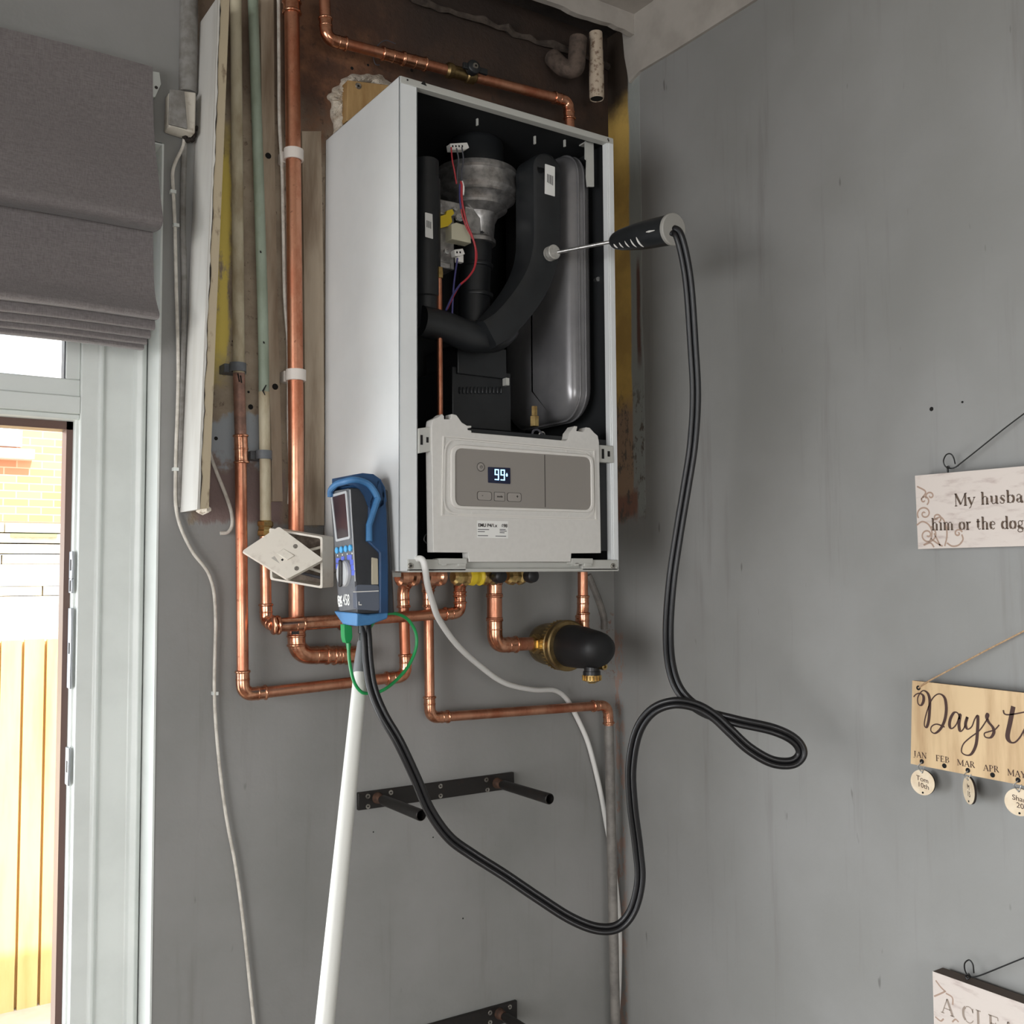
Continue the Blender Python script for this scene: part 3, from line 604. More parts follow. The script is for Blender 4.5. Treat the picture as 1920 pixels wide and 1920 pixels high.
for d, r, tp, bt in ((0, .0355, 1, 1), (.02, .0358, 1, 1), (.03, .036, .98, 1), (.05, .0355, .90, .99), (.07, .035, .83, .95), (.082, .0335, .79, .92), (.09, .029, .76, .88), (.096, .016, .72, .8)):
    ring = []
    for k in range(36):
        a = 2*math.pi*k/36; z = math.sin(a)*r*(tp if math.sin(a) > 0 else bt); ring.append(bm.verts.new(V((cc.x+math.cos(a)*r*.94, cc.y-d, cc.z+z))))
    rings.append(ring)
for a, b in zip(rings, rings[1:]):
    for k in range(36): bm.faces.new((a[k], a[(k+1) % 36], b[(k+1) % 36], b[k]))
bm.faces.new(rings[0]); bm.faces.new(rings[-1]); cap = obj('cap', bm, mat('matt_black_cap', (16, 16, 18), None, .55), fl_, smooth=50)
dv = V((cc.x, cc.y-.062, cc.z-.026)); bm = BM(); lathe(bm, dv, (0, 0, -1), [(0, .013), (.012, .013), (.0125, .0145), (.018, .0145), (.0185, .012), (.026, .012)], 24); dr = obj('drain_valve', bm, RUBBER, fl_)
bm = BM(); lathe(bm, dv+V((0, 0, -.0185)), (0, 0, -1), [(0, .0148), (.009, .0148), (.0095, .0135), (.012, .007), (.0135, .006)], 24)
for k in range(18):
    a = 2*math.pi*k/18; c = dv+V((math.cos(a)*.0148, math.sin(a)*.0148, -.023)); box(bm, c+V((-.001, -.001, -.004)), c+V((.001, .001, .004)))
obj('drain_cap', bm, BRASS, dr, smooth=25)
bm = BM(); c = dv+V((.010, -.010, -.004)); lathe(bm, c, (0, -1, 0), [(0, .0055), (.012, .0055), (.0125, .0025), (.008, .0024)], 16, caps=True); obj('bleed_screw', bm, BRASS, dr)
# old stubs
bm = BM(); a, b = u(1117, 62, -.06), u(1119, 186, -.06); lathe(bm, a, b-a, [(0, .0125), (.03, .0125), (.034, .0132), (.055, .0132), (.058, .0138), ((b-a).length-.004, .0138), ((b-a).length, .0128), ((b-a).length-.002, .0112), ((b-a).length-.03, .011)], 20)
st = tag(obj('pipe_stub', bm, mat('crusty_white_pipe', (186, 170, 150), (112, 88, 70), .8, 0, 120, .6, .5, .7), smooth=30), 'crusty white open ended pipe stub hanging from the dark ceiling corner', 'pipe stub')
bm = BM(); lathe(bm, b+(a-b).normalized()*.001, a-b, [(0, .0114), (.0006, .0114)], 16); obj('bore', bm, HOLE, st)
bm = BM(); tube(bm, fillet([u(1036, 108, -.01), u(1056, 128, -.04), u(1080, 132, -.06), u(1084, 72, -.06)], .03), .0165, 16); tag(obj('pipe_elbow', bm, mat('sooty_pipe', (96, 82, 72), (62, 52, 46), .85, 0, 60, .6)), 'thick dark dirty pipe bend in the ceiling corner beside the white stub', 'pipe stub')
cable('bare_wire', [U(*q, 'y', -.03) for q in ((742, 82), (722, 76), (706, 88), (700, 104), (704, 120), (712, 122))], .0009, BROWNW, 'thin bent wire hooked around the copper pipe above the boiler', 'wire', 6)
# pipe clips
def clip(px, py, y0, r, m, label, w=.017, h=.013):
    c = u(px, py, y0); t = thing('pipe_clip', V((c.x, 0, c.z)), label, 'clip', 'pipe clips')
    bm = BM(); n = 20; o, i = [], []
    for k in range(n): a = 2*math.pi*k/n; o.append(V((c.x+math.cos(a)*(r+.0035), c.y+math.sin(a)*(r+.0035), c.z-h/2))); i.append(V((c.x+math.cos(a)*(r+.0006), c.y+math.sin(a)*(r+.0006), c.z-h/2)))
    ring_slab(bm, o, i, (0, 0, h)); obj('ring', bm, m, t, smooth=30)
    bm = BM(); box(bm, (c.x-w, c.y+r+.002, c.z-h/2), (c.x+w, -.0005, c.z+h/2)); obj('base', bm, m, t, bevel=.001)
clip(550.5, 291, Yb, R22, CLIPW, 'white clip on thickest copper pipe, upper of two', .014, .017); clip(555, 704, Yb, R22, CLIPW, 'white clip on thickest copper pipe, lower of two', .014, .017)
clip(446, 689, Y1, R15, CLIPG, 'grey clip on cream painted leftmost pipe'); clip(495, 853, Y1, R15, CLIPG, 'grey clip on the lower part of green and cream pipe')
ec = thing('flat_cable', U(544, 940, 'y', -.012), 'thin old flat cable hanging just left of the thickest copper pipe with bare yellow cores', 'cable')
bm = BM(); tube(bm, catmull([U(x, yy, 'y', -.015) for x, yy in ((522, -8), (523, 120), (524, 230), (529, 320), (531, 420), (534, 560), (540, 640), (541, 720), (541, 800), (544, 880), (542, 945))], 8), .0028, 10); obj('sheath', bm, OLDCABLE, ec)
for a, m in ((0, YELLOW), (4, mat('brown_core', (96, 70, 40), None, .5))):
    bm = BM(); tube(bm, catmull([U(542+a*.3, 943, 'y', -.015), U(546+a, 962, 'y', -.017), U(551+a, 990, 'y', -.03)], 6), .0016, 8); obj('core', bm, m, ec)
# fused spur: loose back box and hanging plate
sp = thing('fused_spur', D(555, 1095, 1.49), 'open white fused switch box with its front plate hanging tilted', 'switch')
dn = V((-.62, -.78, -.04)).normalized()
def boxface(q, dep): return [D(x, y, d) for (x, y), d in zip(q, dep)]
o_ = boxface(((504.5, 990), (604.6, 1006.5), (604.6, 1103.5), (506.5, 1087)), (1.485, 1.49, 1.49, 1.485))
c_ = sum(o_, V())/4; i_ = [c_+(p-c_)*.92 for p in o_]; ww = [c_+(p-c_)*.9 for p in o_]
dd_ = (o_[1]-o_[0]).cross(o_[3]-o_[0]).normalized(); dd_ = dd_ if dd_.y > 0 else -dd_
off = (V((.74, .62, .03))).normalized()*.036
bm = BM(); ring_slab(bm, rounded(o_, .003, 3), rounded(i_, .003, 3), off); bx = obj('back_box', bm, SPUR, sp)
bm = BM(); slab(bm, [p+off*.9 for p in i_], off*.1); obj('box_bottom', bm, SPURIN, bx)
for a, b in (((.15, .8), (.95, .86)), ((.1, .65), (.95, .74)), ((.2, .3), (.9, .2))):
    e = lambda s, t: i_[0]+(i_[1]-i_[0])*s+(i_[3]-i_[0])*t+off*.5
    bm = BM(); tube(bm, catmull([e(*a), e((a[0]+b[0])/2, a[1]+.03), e(*b)], 6), .0022, 8); obj('core_wire', bm, BROWNW if a[1] > .7 else OLDCABLE, bx)
pl = boxface(((523, 987), (606.5, 1049), (538.5, 1085.5), (454, 1033)), (1.475, 1.472, 1.452, 1.457))
nf = (pl[1]-pl[0]).cross(pl[3]-pl[0]).normalized(); nf = nf if nf.dot(CP-pl[0]) > 0 else -nf
bm = BM(); fr = rounded(pl, .004, 3); bk = [p-nf*.009+(p-sum(pl, V())/4)*.03 for p in fr]
va = [bm.verts.new(p) for p in fr]; vb_ = [bm.verts.new(p) for p in bk]; bm.faces.new(va); bm.faces.new(vb_[::-1])
for i in range(len(va)): bm.faces.new((va[i], va[(i+1) % len(va)], vb_[(i+1) % len(va)], vb_[i]))
fp = obj('front_plate', bm, SPUR, sp, smooth=20)
g = lambda s, t, h=0: pl[0]*(1-s)*(1-t)+pl[1]*s*(1-t)+pl[2]*s*t+pl[3]*(1-s)*t+nf*h
bm = BM(); hexa(bm, [g(.42, .38, -.001), g(.66, .38, -.001), g(.66, .58, -.001), g(.42, .58, -.001), g(.42, .38, .0012), g(.66, .38, .004), g(.66, .58, .004), g(.42, .58, .0012)]); obj('rocker', bm, SPUR, fp, bevel=.0006)
bm = BM(); hexa(bm, [g(.45, .62, -.001), g(.70, .62, -.001), g(.70, .76, -.001), g(.45, .76, -.001), g(.45, .62, .0006), g(.70, .62, .0006), g(.70, .76, .0006), g(.45, .76, .0006)]); obj('fuse_holder', bm, mat('spur_recess', (176, 170, 160), None, .5), fp)
bm = BM(); lathe(bm, g(.60, .64, .0007), nf, [(0, .0022), (.0004, .002)], 4); obj('neon_hole', bm, HOLE, fp)
for s, t in ((.50, .14), (.93, .72)):
    bm = BM(); lathe(bm, g(.5 if s == .5 else .9, .16 if s == .5 else .62, 0), nf, [(0, .0036), (.0006, .0033)], 12); obj('screw', bm, SCREW, fp)

# ------------------------------------------------------------------ boiler
BW, BD, Z0, Z1 = .3885, .2605, 1.5, 2.2
bo = thing('combi_boiler', (BW/2, -BD/2, Z0), 'white wall hung boiler with its front cover off and control panel showing', 'boiler')
def part(name, bm, m, parent=None, **kw): return obj(name, bm, m, parent or bo, **kw)
bm = BM(); t_ = .0025
box(bm, (0, -BD, Z0), (t_, -.001, Z1)); box(bm, (BW-t_, -BD, Z0), (BW, -.001, Z1)); box(bm, (0, -BD, Z1-t_), (BW, -.001, Z1)); box(bm, (0, -.004, Z0), (BW, -.001, Z1)); box(bm, (0, -BD+.03, Z0), (BW, -.001, Z0+t_))
box(bm, (0, -BD, Z0), (.0285, -BD+.004, Z1)); box(bm, (.0255, -BD, Z0+.016), (.0285, -BD+.02, Z1-.008))
casing = part('casing', bm, WHITE, bevel=.0012)
bm = BM(); box(bm, (BW-.0105, -BD-.001, Z0+.004), (BW-.0005, -BD+.003, Z1-.002)); box(bm, (BW-.0135, -BD, Z0+.016), (BW-.0105, -BD+.012, Z1-.006)); part('right_return', bm, WHITE, casing, bevel=.0008)
bm = BM(); box(bm, (.001, -BD-.0012, Z1-.0105), (BW-.001, -BD+.012, Z1-.0005)); part('top_return', bm, RAIL, casing, bevel=.0008)
bm = BM(); bb = text_bm('', .01, (0, 0, 0), (1, 0, 0), (0, 0, 1)); bb.free()
slab(bm, [U(*q, 'y', -BD-.0014) for q in ((789, 157), (800, 161.5), (795, 151))], (0, -.0003, 0)); part('arrow_mark', bm, HOLE, casing)
for q in ((1141, 264), (764, 150), (1140, 261)):
    bm = BM(); lathe(bm, U(*q, 'y', -BD-.0013), (0, -1, 0), [(0, .0015), (.0004, .0015)], 8); part('casing_hole', bm, DARKLINE, casing)
bm = BM(); d = .0032
box(bm, (d, -BD+.004, Z0+.004), (d+.001, -.006, Z1-.004)); box(bm, (BW-d-.001, -BD+.004, Z0+.004), (BW-d, -.006, Z1-.004)); box(bm, (d, -BD+.014, Z1-d-.001), (BW-d, -.006, Z1-d)); box(bm, (d, -.008, Z0+.004), (BW-d, -.0065, Z1-.004)); box(bm, (d, -BD+.035, Z0+.004), (BW-d, -.006, Z0+.006))
part('inner_lining', bm, LINING, smooth=0)
# vessel standing on edge along the right side
vx, vy0, vy1, vz0, vz1, hx = .3475, -.226, -.03, U(1060, 786, 'y', -.2)[2], U(1085, 295, 'y', -.2)[2], .031
def rr_loop(yc, zc, hy, hz, r, n=8):
    out = []
    for (sy, sz, a0) in ((1, 1, 0), (-1, 1, 90), (-1, -1, 180), (1, -1, 270)):
        for k in range(n+1):
            a = math.radians(a0+90*k/n); out.append((yc+sy*(hy-r)+math.cos(a)*r, zc+sz*(hz-r)+math.sin(a)*r))
    return out
yc, zc, hy, hz = (vy0+vy1)/2, (vz0+vz1)/2, (vy1-vy0)/2, (vz1-vz0)/2
bm = BM(); rings = []
for k in range(13):
    s = -1+2*k/12; f = (1-abs(s)**3.2)**(1/2.6); ins = (1-f)*.055
    lp = rr_loop(yc, zc, hy-ins, hz-ins, .045); rings.append([bm.verts.new(V((vx+s*hx, a, b))) for a, b in lp])
for a, b in zip(rings, rings[1:]):
    n = len(a)
    for k in range(n): bm.faces.new((a[k], a[(k+1) % n], b[(k+1) % n], b[k]))
bm.faces.new(rings[0]); bm.faces.new(rings[-1]); ves = part('expansion_vessel', bm, VESSEL, smooth=60)
bm = BM()
for dx, w in ((-.006, .0016), (.006, .0016)):
    lp = [V((vx+dx, a, b)) for a, b in rr_loop(yc, zc, hy+.0008, hz+.0008, .0455)]; tube(bm, lp+[lp[0]], w, 8, caps=False)
part('seam', bm, VESSEL, ves)
bm = BM(); q = U(1002, 790, 'y', -.19); lathe(bm, q+V((0, 0, -.008)), (0, 0, 1), [(0, .0075), (.016, .0075), (.017, .005), (.032, .005)], 6); part('vessel_nut', bm, BRASS, ves, smooth=20)
bm = BM(); a, b = U(1122, 523, 'y', -.225), U(1114, 527, 'y', -.205); tube(bm, [a, b], .0038, 10); part('vessel_bolt', bm, ZINC, ves)
bm = BM(); yk = -.238; slab(bm, [U(*q, 'y', yk) for q in ((1098, 264), (1113, 269), (1114, 350), (1102, 350), (1100, 330), (1101, 300), (1098, 297))], (0, .003, 0)); slab(bm, [U(*q, 'y', yk) for q in ((1100, 266), (1113, 269), (1113, 262), (1100, 258))], (0, .02, 0)); part('hanger', bm, RAIL)
# black duct with label
bm = BM(); yd = -.236; sp_ = [U(*q, 'y', yd) for q in ((1028, 318), (1028, 400), (1026, 470), (1012, 520), (985, 565), (950, 605), (920, 625))]
pth = catmull(sp_, 8); L = []; 
T_, N_ = frames(pth)
for sgn in (1,):
    pass
wid = [.0285]*len(pth)
rings = []
for k, pnt in enumerate(pth):
    t = (pth[min(k+1, len(pth)-1)]-pth[max(k-1, 0)]).normalized(); s = t.cross(V((0, -1, 0))).normalized(); w = .0285-.006*(k/len(pth))
    rings.append([bm.verts.new(p) for p in (pnt-s*w+V((0, .05, 0)), pnt-s*w+V((0, .012, 0)), pnt-s*(w*.93)+V((0, .003, 0)), pnt-s*(w*.75), pnt+s*(w*.75), pnt+s*(w*.93)+V((0, .003, 0)), pnt+s*w+V((0, .012, 0)), pnt+s*w+V((0, .05, 0)))])
for a, b in zip(rings, rings[1:]):
    for k in range(8): bm.faces.new((a[k], a[(k+1) % 8], b[(k+1) % 8], b[k]))
bm.faces.new(rings[0]); bm.faces.new(rings[-1])
lathe(bm, sp_[0]+V((0, .05, 0)), (0, -1, 0), [(0, .0285), (.038, .0285), (.047, .0265), (.05, .0215)], 28)
duct = part('air_duct', bm, BLACKP, smooth=40)
bm = BM(); slab(bm, rounded([U(*q, 'y', yd-.0006) for q in ((1022, 307), (1040.5, 313), (1040.5, 368.5), (1021.5, 363))], .001, 3), (0, .0005, 0)); lb = part('label', bm, LABELW, duct, label='white label')
bm = BM()
for k in range(5): slab(bm, [U(*q, 'y', yd-.0008) for q in ((1026+k*2.4, 326+k), (1027.2+k*2.4, 326+k), (1027.2+k*2.4, 342+k*1.4), (1026+k*2.4, 342+k*1.4))], (0, -.0001, 0))
part('print', bm, PRINT, lb)
bm = BM(); ylow = -.20; a = [U(*q, 'y', ylow) for q in ((788, 602), (830, 612), (880, 630), (925, 632), (950, 612))]; tube(bm, catmull(a, 6), .0235, 20); tube(bm, [U(905, 630, 'y', ylow), U(935, 618, 'y', ylow)], .0262, 20); part('flue_tube', bm, BLACKP, smooth=50)
# sampling point cap
bm = BM(); sc_ = U(1040, 472, 'y', -.25); lathe(bm, V((sc_.x, -.225, sc_.z)), (0, -1, 0), [(0, .0115), (.012, .0115), (.0125, .0075), (.016, .0075), (.0165, .0115), (.0245, .0115), (.0255, .010)], 28); part('sampling_point', bm, mat('sampling_cap', (186, 184, 178), (160, 158, 152), .45, .3, 150), smooth=30)
bm = BM(); slab(bm, rounded([U(*q, 'y', -.2265) for q in ((1005, 455), (1040, 450), (1048, 490), (1010, 500))], .004), (0, .012, 0)); part('sampling_boss', bm, BLACKP, duct)
# fan
fy = -.135; fc = U(893, 350, 'y', fy); px_m = .00078
z_ = lambda py: U(893, py, 'y', fy)[2]
bm = BM(); lathe(bm, V((fc.x, fy, z_(262))), (0, 0, -1), [(0, .036), (.006, .0425), (.012, .0445), (z_(262)-z_(335), .0445)], 36); part('motor_cover', bm, BLACKP, smooth=40)
bm = BM(); zt = z_(325); lathe(bm, V((fc.x, fy, zt)), (0, 0, -1), [(0, .05), (.001, .066), (.009, .0675), (.012, .064), (.022, .0635), (.030, .0665), (.036, .067), (.042, .062), (.046, .063), (.050, .056), (.058, .050), (.062, .050), (.072, .036), (.084, .030), (.108, .028), (.112, .031), (.118, .031)], 44)
fan = part('fan_housing', bm, CAST, smooth=25)
bm = BM(); q = U(962, 357, 'y', fy-.01); box(bm, q+V((-.010, -.010, -.012)), q+V((.009, .01, .012))); part('fan_boss', bm, CAST, fan, bevel=.002)
bm = BM(); box(bm, U(872, 434, 'y', fy-.028), U(902, 393, 'y', fy-.028)+V((0, .03, 0))); part('fan_flange', bm, CAST, fan, bevel=.002)
bm = BM(); tube(bm, [U(893, 432, 'y', fy), U(893, 470, 'y', fy), U(890, 520, 'y', fy), U(888, 610, 'y', fy)], .0255, 20); 
for k in range(3): bead(bm, U(892, 445+k*55, 'y', fy), V((0, 0, 1)), .0255, .004, .003)
part('mixing_tube', bm, BLACKP, smooth=40)
bm = BM(); box(bm, U(848, 800, 'y', -.16), U(958, 700, 'y', -.16)+V((0, .12, 0))); box(bm, U(858, 700, 'y', -.165), U(950, 655, 'y', -.165)+V((0, .1, 0)))
for k in range(12): box(bm, U(862+k*7, 738, 'y', -.163), U(865+k*7, 725, 'y', -.163)+V((0, .01, 0)))
part('heat_exchanger', bm, BLACKP, bevel=.003)
bm = BM(); box(bm, U(949, 722, 'y', -.19), U(955, 709, 'y', -.19)+V((0, .01, 0))); part('clip_pin', bm, RAIL)
bm = BM(); lathe(bm, U(799, 300, 'y', -.19), (0, 0, -1), [(0, .016), (.002, .019), (.03, .019), (.031, .0215), (.21, .0215), (.212, .019), (.26, .019)], 24); ht = part('condensate_tube', bm, BLACKP, smooth=30)
bm = BM(); yl = -.2125; slab(bm, rounded([U(*q, 'y', yl) for q in ((797, 398), (811, 401.5), (812, 448), (797.5, 444))], .001, 3), (0, .001, 0)); lb = part('label', bm, LABELW, ht, label='white label')
bm = BM()
for k in range(4): slab(bm, [U(*q, 'y', yl-.0003) for q in ((800+k*2.4, 413+k), (801.1+k*2.4, 413+k), (801.1+k*2.4, 426+k), (800+k*2.4, 426+k))], (0, -.0001, 0))
part('print', bm, PRINT, lb)
# gas valve
gv = U(845, 420, 'y', -.19)
bm = BM(); box(bm, U(818, 500, 'y', -.175), U(852, 384, 'y', -.175)+V((0, .05, 0))); box(bm, U(820, 400, 'y', -.18), U(868, 382, 'y', -.18)+V((0, .05, 0))); box(bm, U(819, 500, 'y', -.182), U(846, 493, 'y', -.182)+V((0, .05, 0))); val = part('gas_valve', bm, CAST, bevel=.002)
bm = BM(); slab(bm, [U(*q, 'y', -.187) for q in ((817, 408), (836, 402), (838, 395), (848, 392), (852, 400), (846, 406), (848, 416), (840, 424), (818, 429))], (0, .006, 0)); part('yellow_lever', bm, YELLOW, val)
bm = BM(); slab(bm, [U(*q, 'y', -.194) for q in ((847, 420), (856, 417), (880, 424), (884, 456), (847, 448))], (0, .02, 0)); part('coil_block', bm, BEIGEP, val, bevel=.001)
for q, r in (((822, 386), .0042), ((860, 409), .0062), ((852, 392), .0036), ((836, 472), .0044)):
    bm = BM(); lathe(bm, U(*q, 'y', -.183), (0, -1, 0), [(0, r), (.004, r), (.0045, r*.45), (.003, r*.42)], 14); part('valve_screw', bm, ZINC, val)
for q in (((844, 269), (880, 281), -.205), ((852, 468), (872, 480), -.2)):
    bm = BM(); y_ = q[2]; slab(bm, [U(*w, 'y', y_) for w in ((q[0][0], q[0][1]), (q[1][0]-4, q[0][1]-2), (q[1][0], q[1][1]-4), (q[1][0]-8, q[1][1]), (q[0][0]+2, q[1][1]))], (0, .012, 0)); cn = part('connector', bm, CONN, bevel=.0006)
    bm = BM()
    for k in range(4):
        if q[0][0]+5+k*6 > q[1][0]-6: continue
        c = U(q[0][0]+5+k*6, q[0][1]+5, 'y', y_-.0004); box(bm, c+V((-.0012, 0, -.0015)), c+V((.0012, .001, .0015)))
    part('socket_row', bm, HOLE, cn)
bm = BM(); box(bm, U(858, 490, 'y', -.196), U(869, 478, 'y', -.196)+V((0, .008, 0))); part('plug', bm, CONN)
def wire(pts, m, r=.0012, y=-.21): bm = BM(); tube(bm, catmull([U(a, b, 'y', (c[0] if c else y)) for a, b, *c in pts], 8), r, 7); part('wire', bm, m)
wire([(846, 276), (848, 300), (852, 320), (856, 345)], RED); wire([(856, 278), (860, 300), (858, 320), (857, 345)], BROWNW); wire([(866, 276), (869, 300), (866, 320), (866, 345)], BROWNW)
wire([(866, 340), (866, 370), (869, 392), (876, 420), (886, 445), (892, 470), (890, 500), (878, 520), (862, 535), (850, 555), (838, 580)], RED, .0016); wire([(864, 340), (863, 372), (866, 400), (874, 425), (888, 452), (894, 480), (888, 506), (874, 524), (860, 538), (848, 556), (836, 582)], RED, .0012)
wire([(862, 345), (862, 368), (864, 392)], BLUEW, .0014); wire([(858, 484), (854, 510), (850, 545), (848, 592)], BLUEW, .0014); wire([(863, 533), (850, 552), (836, 582)], BLUEW, .0016, -.2115); wire([(866, 340), (869, 352), (868, 366)], CONN, .0018)
bm = BM(); tube(bm, [U(823, 505, 'y', -.205), U(824, 590, 'y', -.205), U(825, 780, 'y', -.205)], .0045, 14); gp = part('gas_pipe', bm, COPPER)
bm = BM(); lathe(bm, U(823, 502, 'y', -.205), (0, 0, -1), [(0, .006), (.010, .007), (.016, .0065), (.017, .0045)], 6); part('gas_nut', bm, BRASS, gp)
bm = BM(); ring = [U(868+52*math.cos(a)+40, 262-24*math.sin(a)-8*math.cos(a)*0+12*math.cos(a), 'y', -.06) for a in [math.pi*k/20 for k in range(21)]]; tube(bm, [V((fc.x+.075*math.cos(a), fy+.075*math.sin(a), z_(245))) for a in [2*math.pi*k/40 for k in range(41)]], .004, 8, caps=False); part('flue_collar', bm, BLACKP)
for q, h in (((895, 222), 12), ((1003, 255), 14), ((1059, 262), 12)):
    bm = BM(); box(bm, U(q[0], q[1]+h, 'y', -.23), U(q[0]+2, q[1], 'y', -.23)+V((0, .004, 0))); part('top_tab', bm, RAIL)
wire([(997, 818, -.235), (1000, 808, -.235), (1008, 806, -.235), (1016, 814, -.235), (1020, 830, -.23)], BROWNW, .0018); wire([(1008, 826, -.235), (1012, 812, -.235), (1020, 812, -.235), (1024, 830, -.23)], ZINC, .0012)
wire([(806, 1000, -.235), (798, 1003, -.235), (795, 1012, -.235), (800, 1019, -.235)], ZINC, .0009); wire([(1130, 945, -.24), (1134, 955, -.24), (1133, 975, -.24), (1127, 985, -.24)], ZINC, .0008)
# bottom rail and hinges
yr = -BD-.003
bm = BM(); box(bm, V((.012, yr, Z0-.0015)), V((BW-.002, -BD+.03, Z0+.0035))); box(bm, V((.012, yr, Z0)), V((.105, yr+.006, Z0+.0165))); box(bm, V((BW-.075, yr, Z0)), V((BW-.004, yr+.006, Z0+.0165))); box(bm, V((.1, yr+.008, Z0)), V((BW-.07, yr+.012, Z0+.013)))
rail = part('bottom_rail', bm, RAIL, bevel=.001)
for px in (769.5, 1149):
    q = U(px, 1061, 'y', yr); bm = BM(); lathe(bm, q, (0, -1, 0), [(0, .0042), (.0012, .0042), (.0018, .0034)], 16); s_ = part('screw', bm, SCREW, rail)
    bm = BM(); box(bm, q+V((-.0022, -.0021, -.0005)), q+V((.0022, -.0017, .0005))); box(bm, q+V((-.0005, -.0021, -.0022)), q+V((.0005, -.0017, .0022))); part('screw_recess', bm, HOLE, rail)
yp = -BD-.007
for a, b in (((824, 1047), (876, 1058)), ((1072, 1047), (1112, 1058))):
    bm = BM(); box(bm, U(a[0], b[1], 'y', yp), U(b[0], a[1], 'y', yp)+V((0, .02, 0))); box(bm, U(a[0]+6, 1061, 'y', yp), U(a[0]+14, 1055, 'y', yp)+V((0, .012, 0))); box(bm, U(b[0]-16, 1062, 'y', yp-.001), U(b[0]-2, 1056, 'y', yp-.001)+V((0, .012, 0))); part('hinge', bm, RAIL, rail, bevel=.0008)
# control panel
fo = [(809, 800), (811, 787), (817, 784), (822, 782), (829, 776), (833, 780), (833, 786), (842, 786), (846, 784), (847, 776), (856, 778), (866, 792), (876, 798), (884, 798), (884, 802), (877, 803), (877, 806), (884, 807), (884, 811), (990, 820), (1061, 826.5), (1066, 822), (1068, 811), (1072, 806), (1077, 799), (1083, 799), (1081, 808), (1094, 810), (1099, 801), (1106, 802), (1114, 811), (1121, 817), (1123.5, 830), (1127, 1037), (1071.5, 1037.5), (1070.5, 1053.5), (879.5, 1053.5), (878.5, 1036), (812.5, 1035.5)]
bm = BM(); slab(bm, [U(*q, 'y', yp) for q in fo], (0, .018, 0)); cp = part('control_panel', bm, FASCIA, bevel=.0008)
E_ = lambda q, d=0: U(q[0], q[1], 'y', yp-d)
bm = BM(); box(bm, E_((812, 1030), -.018), E_((1120, 830), -.05)); part('panel_back', bm, BLACKP, cp)
def rrect(c, r, d=0): return rounded([E_(q, d) for q in c], r, 7)
O1 = rrect(((830, 817), (1114, 843), (1117.5, 976), (827, 967.5)), .001); O2 = rrect(((832, 819.5), (1112.5, 845.3), (1115.5, 973.5), (829.5, 965)), .001)
bm = BM(); ring_slab(bm, O1, O2, (0, -.0018, 0)); part('panel_bead', bm, RIM, cp)
O1 = rrect(((832, 820), (1111, 846), (1115, 973), (830, 965)), .0235); O2 = rrect(((835, 823), (1108.5, 848.5), (1112, 970.5), (832.5, 962)), .0215)
bm = BM(); ring_slab(bm, O1, O2, (0, -.0018, 0)); part('panel_bead', bm, RIM, cp)
O1 = rrect(((843.5, 833), (1110.5, 853.5), (1112, 961.5), (843, 954)), .017); O2 = rrect(((851.5, 840.5), (1105, 858), (1106.2, 956.5), (851.5, 948.5)), .0125)
bm = BM(); ring_slab(bm, O1, O2, (0, -.004, 0)); part('panel_rim', bm, RIM, cp, bevel=.001)
for a in ((886, 823, 829), (885, 961, 967), (1062, 839, 848), (1065, 967, 974)):
    bm = BM(); box(bm, E_((a[0], a[2])), E_((a[0]+1.5, a[1]), .0015)); part('panel_rib', bm, RIM, cp)
bm = BM(); slab(bm, [p+V((0, -.0022, 0)) for p in O2], (0, .003, 0)); pt = part('keypad', bm, PLATE, cp, label='darker grey keypad plate')
K = .0023
bm = BM(); slab(bm, [E_(q, K) for q in ((1020.6, 853), (1021.8, 853), (1023, 951), (1021.8, 951))], (0, -.0002, 0)); part('divider', bm, DARKLINE, pt)
bm = BM(); slab(bm, rounded([E_(q, K) for q in ((914.6, 875.6), (956.3, 877.4), (956.4, 907.8), (915, 905))], .001, 2), (0, -.0008, 0)); dp = part('display', bm, LCD, pt)
def seg7(c, w, h, segs, th):
    bm = BM(); bl_ = lambda x, y: E_((c[0]+x, c[1]+y+x*.06), K+.001)
    S7 = {'a': ((0, 0), (w, 0)), 'f': ((0, 0), (0, h/2)), 'b': ((w, 0), (w, h/2)), 'g': ((0, h/2), (w, h/2)), 'e': ((0, h/2), (0, h)), 'c': ((w, h/2), (w, h)), 'd': ((0, h), (w, h))}
    for s in segs:
        a, b = S7[s]; v = abs(a[0]-b[0]) < 1e-6; t = th/2
        q = ((a[0]-t, a[1]), (a[0]+t, a[1]), (b[0]+t, b[1]), (b[0]-t, b[1])) if v else ((a[0]-t, a[1]-t), (b[0]+t, a[1]-t), (b[0]+t, b[1]+t), (a[0]-t, b[1]+t))
        slab(bm, [bl_(*k) for k in q], (0, -.0001, 0))
    return bm
part('digit', seg7((928.5, 880.5), 6.2, 18.5, 'abfgcd', 2.0), LCDON, dp); part('digit', seg7((939.5, 881.2), 6.2, 18.5, 'abfgcd', 2.0), LCDON, dp)
bm = BM(); slab(bm, [E_(q, K+.001) for q in ((950.2, 886.5), (952, 890), (951.4, 893.5), (949.2, 893.5), (948.6, 890))], (0, -.0001, 0)); part('flame_mark', bm, LCDON, dp)
q = E_((901.3, 875.6), K); bm = BM(); lathe(bm, q, (0, -1, 0), [(0, .0064), (.0004, .0064), (.0005, .0052), (.0004, .0050), (.0012, .0046)], 24); bt = part('power_button', bm, BUTTON, pt)
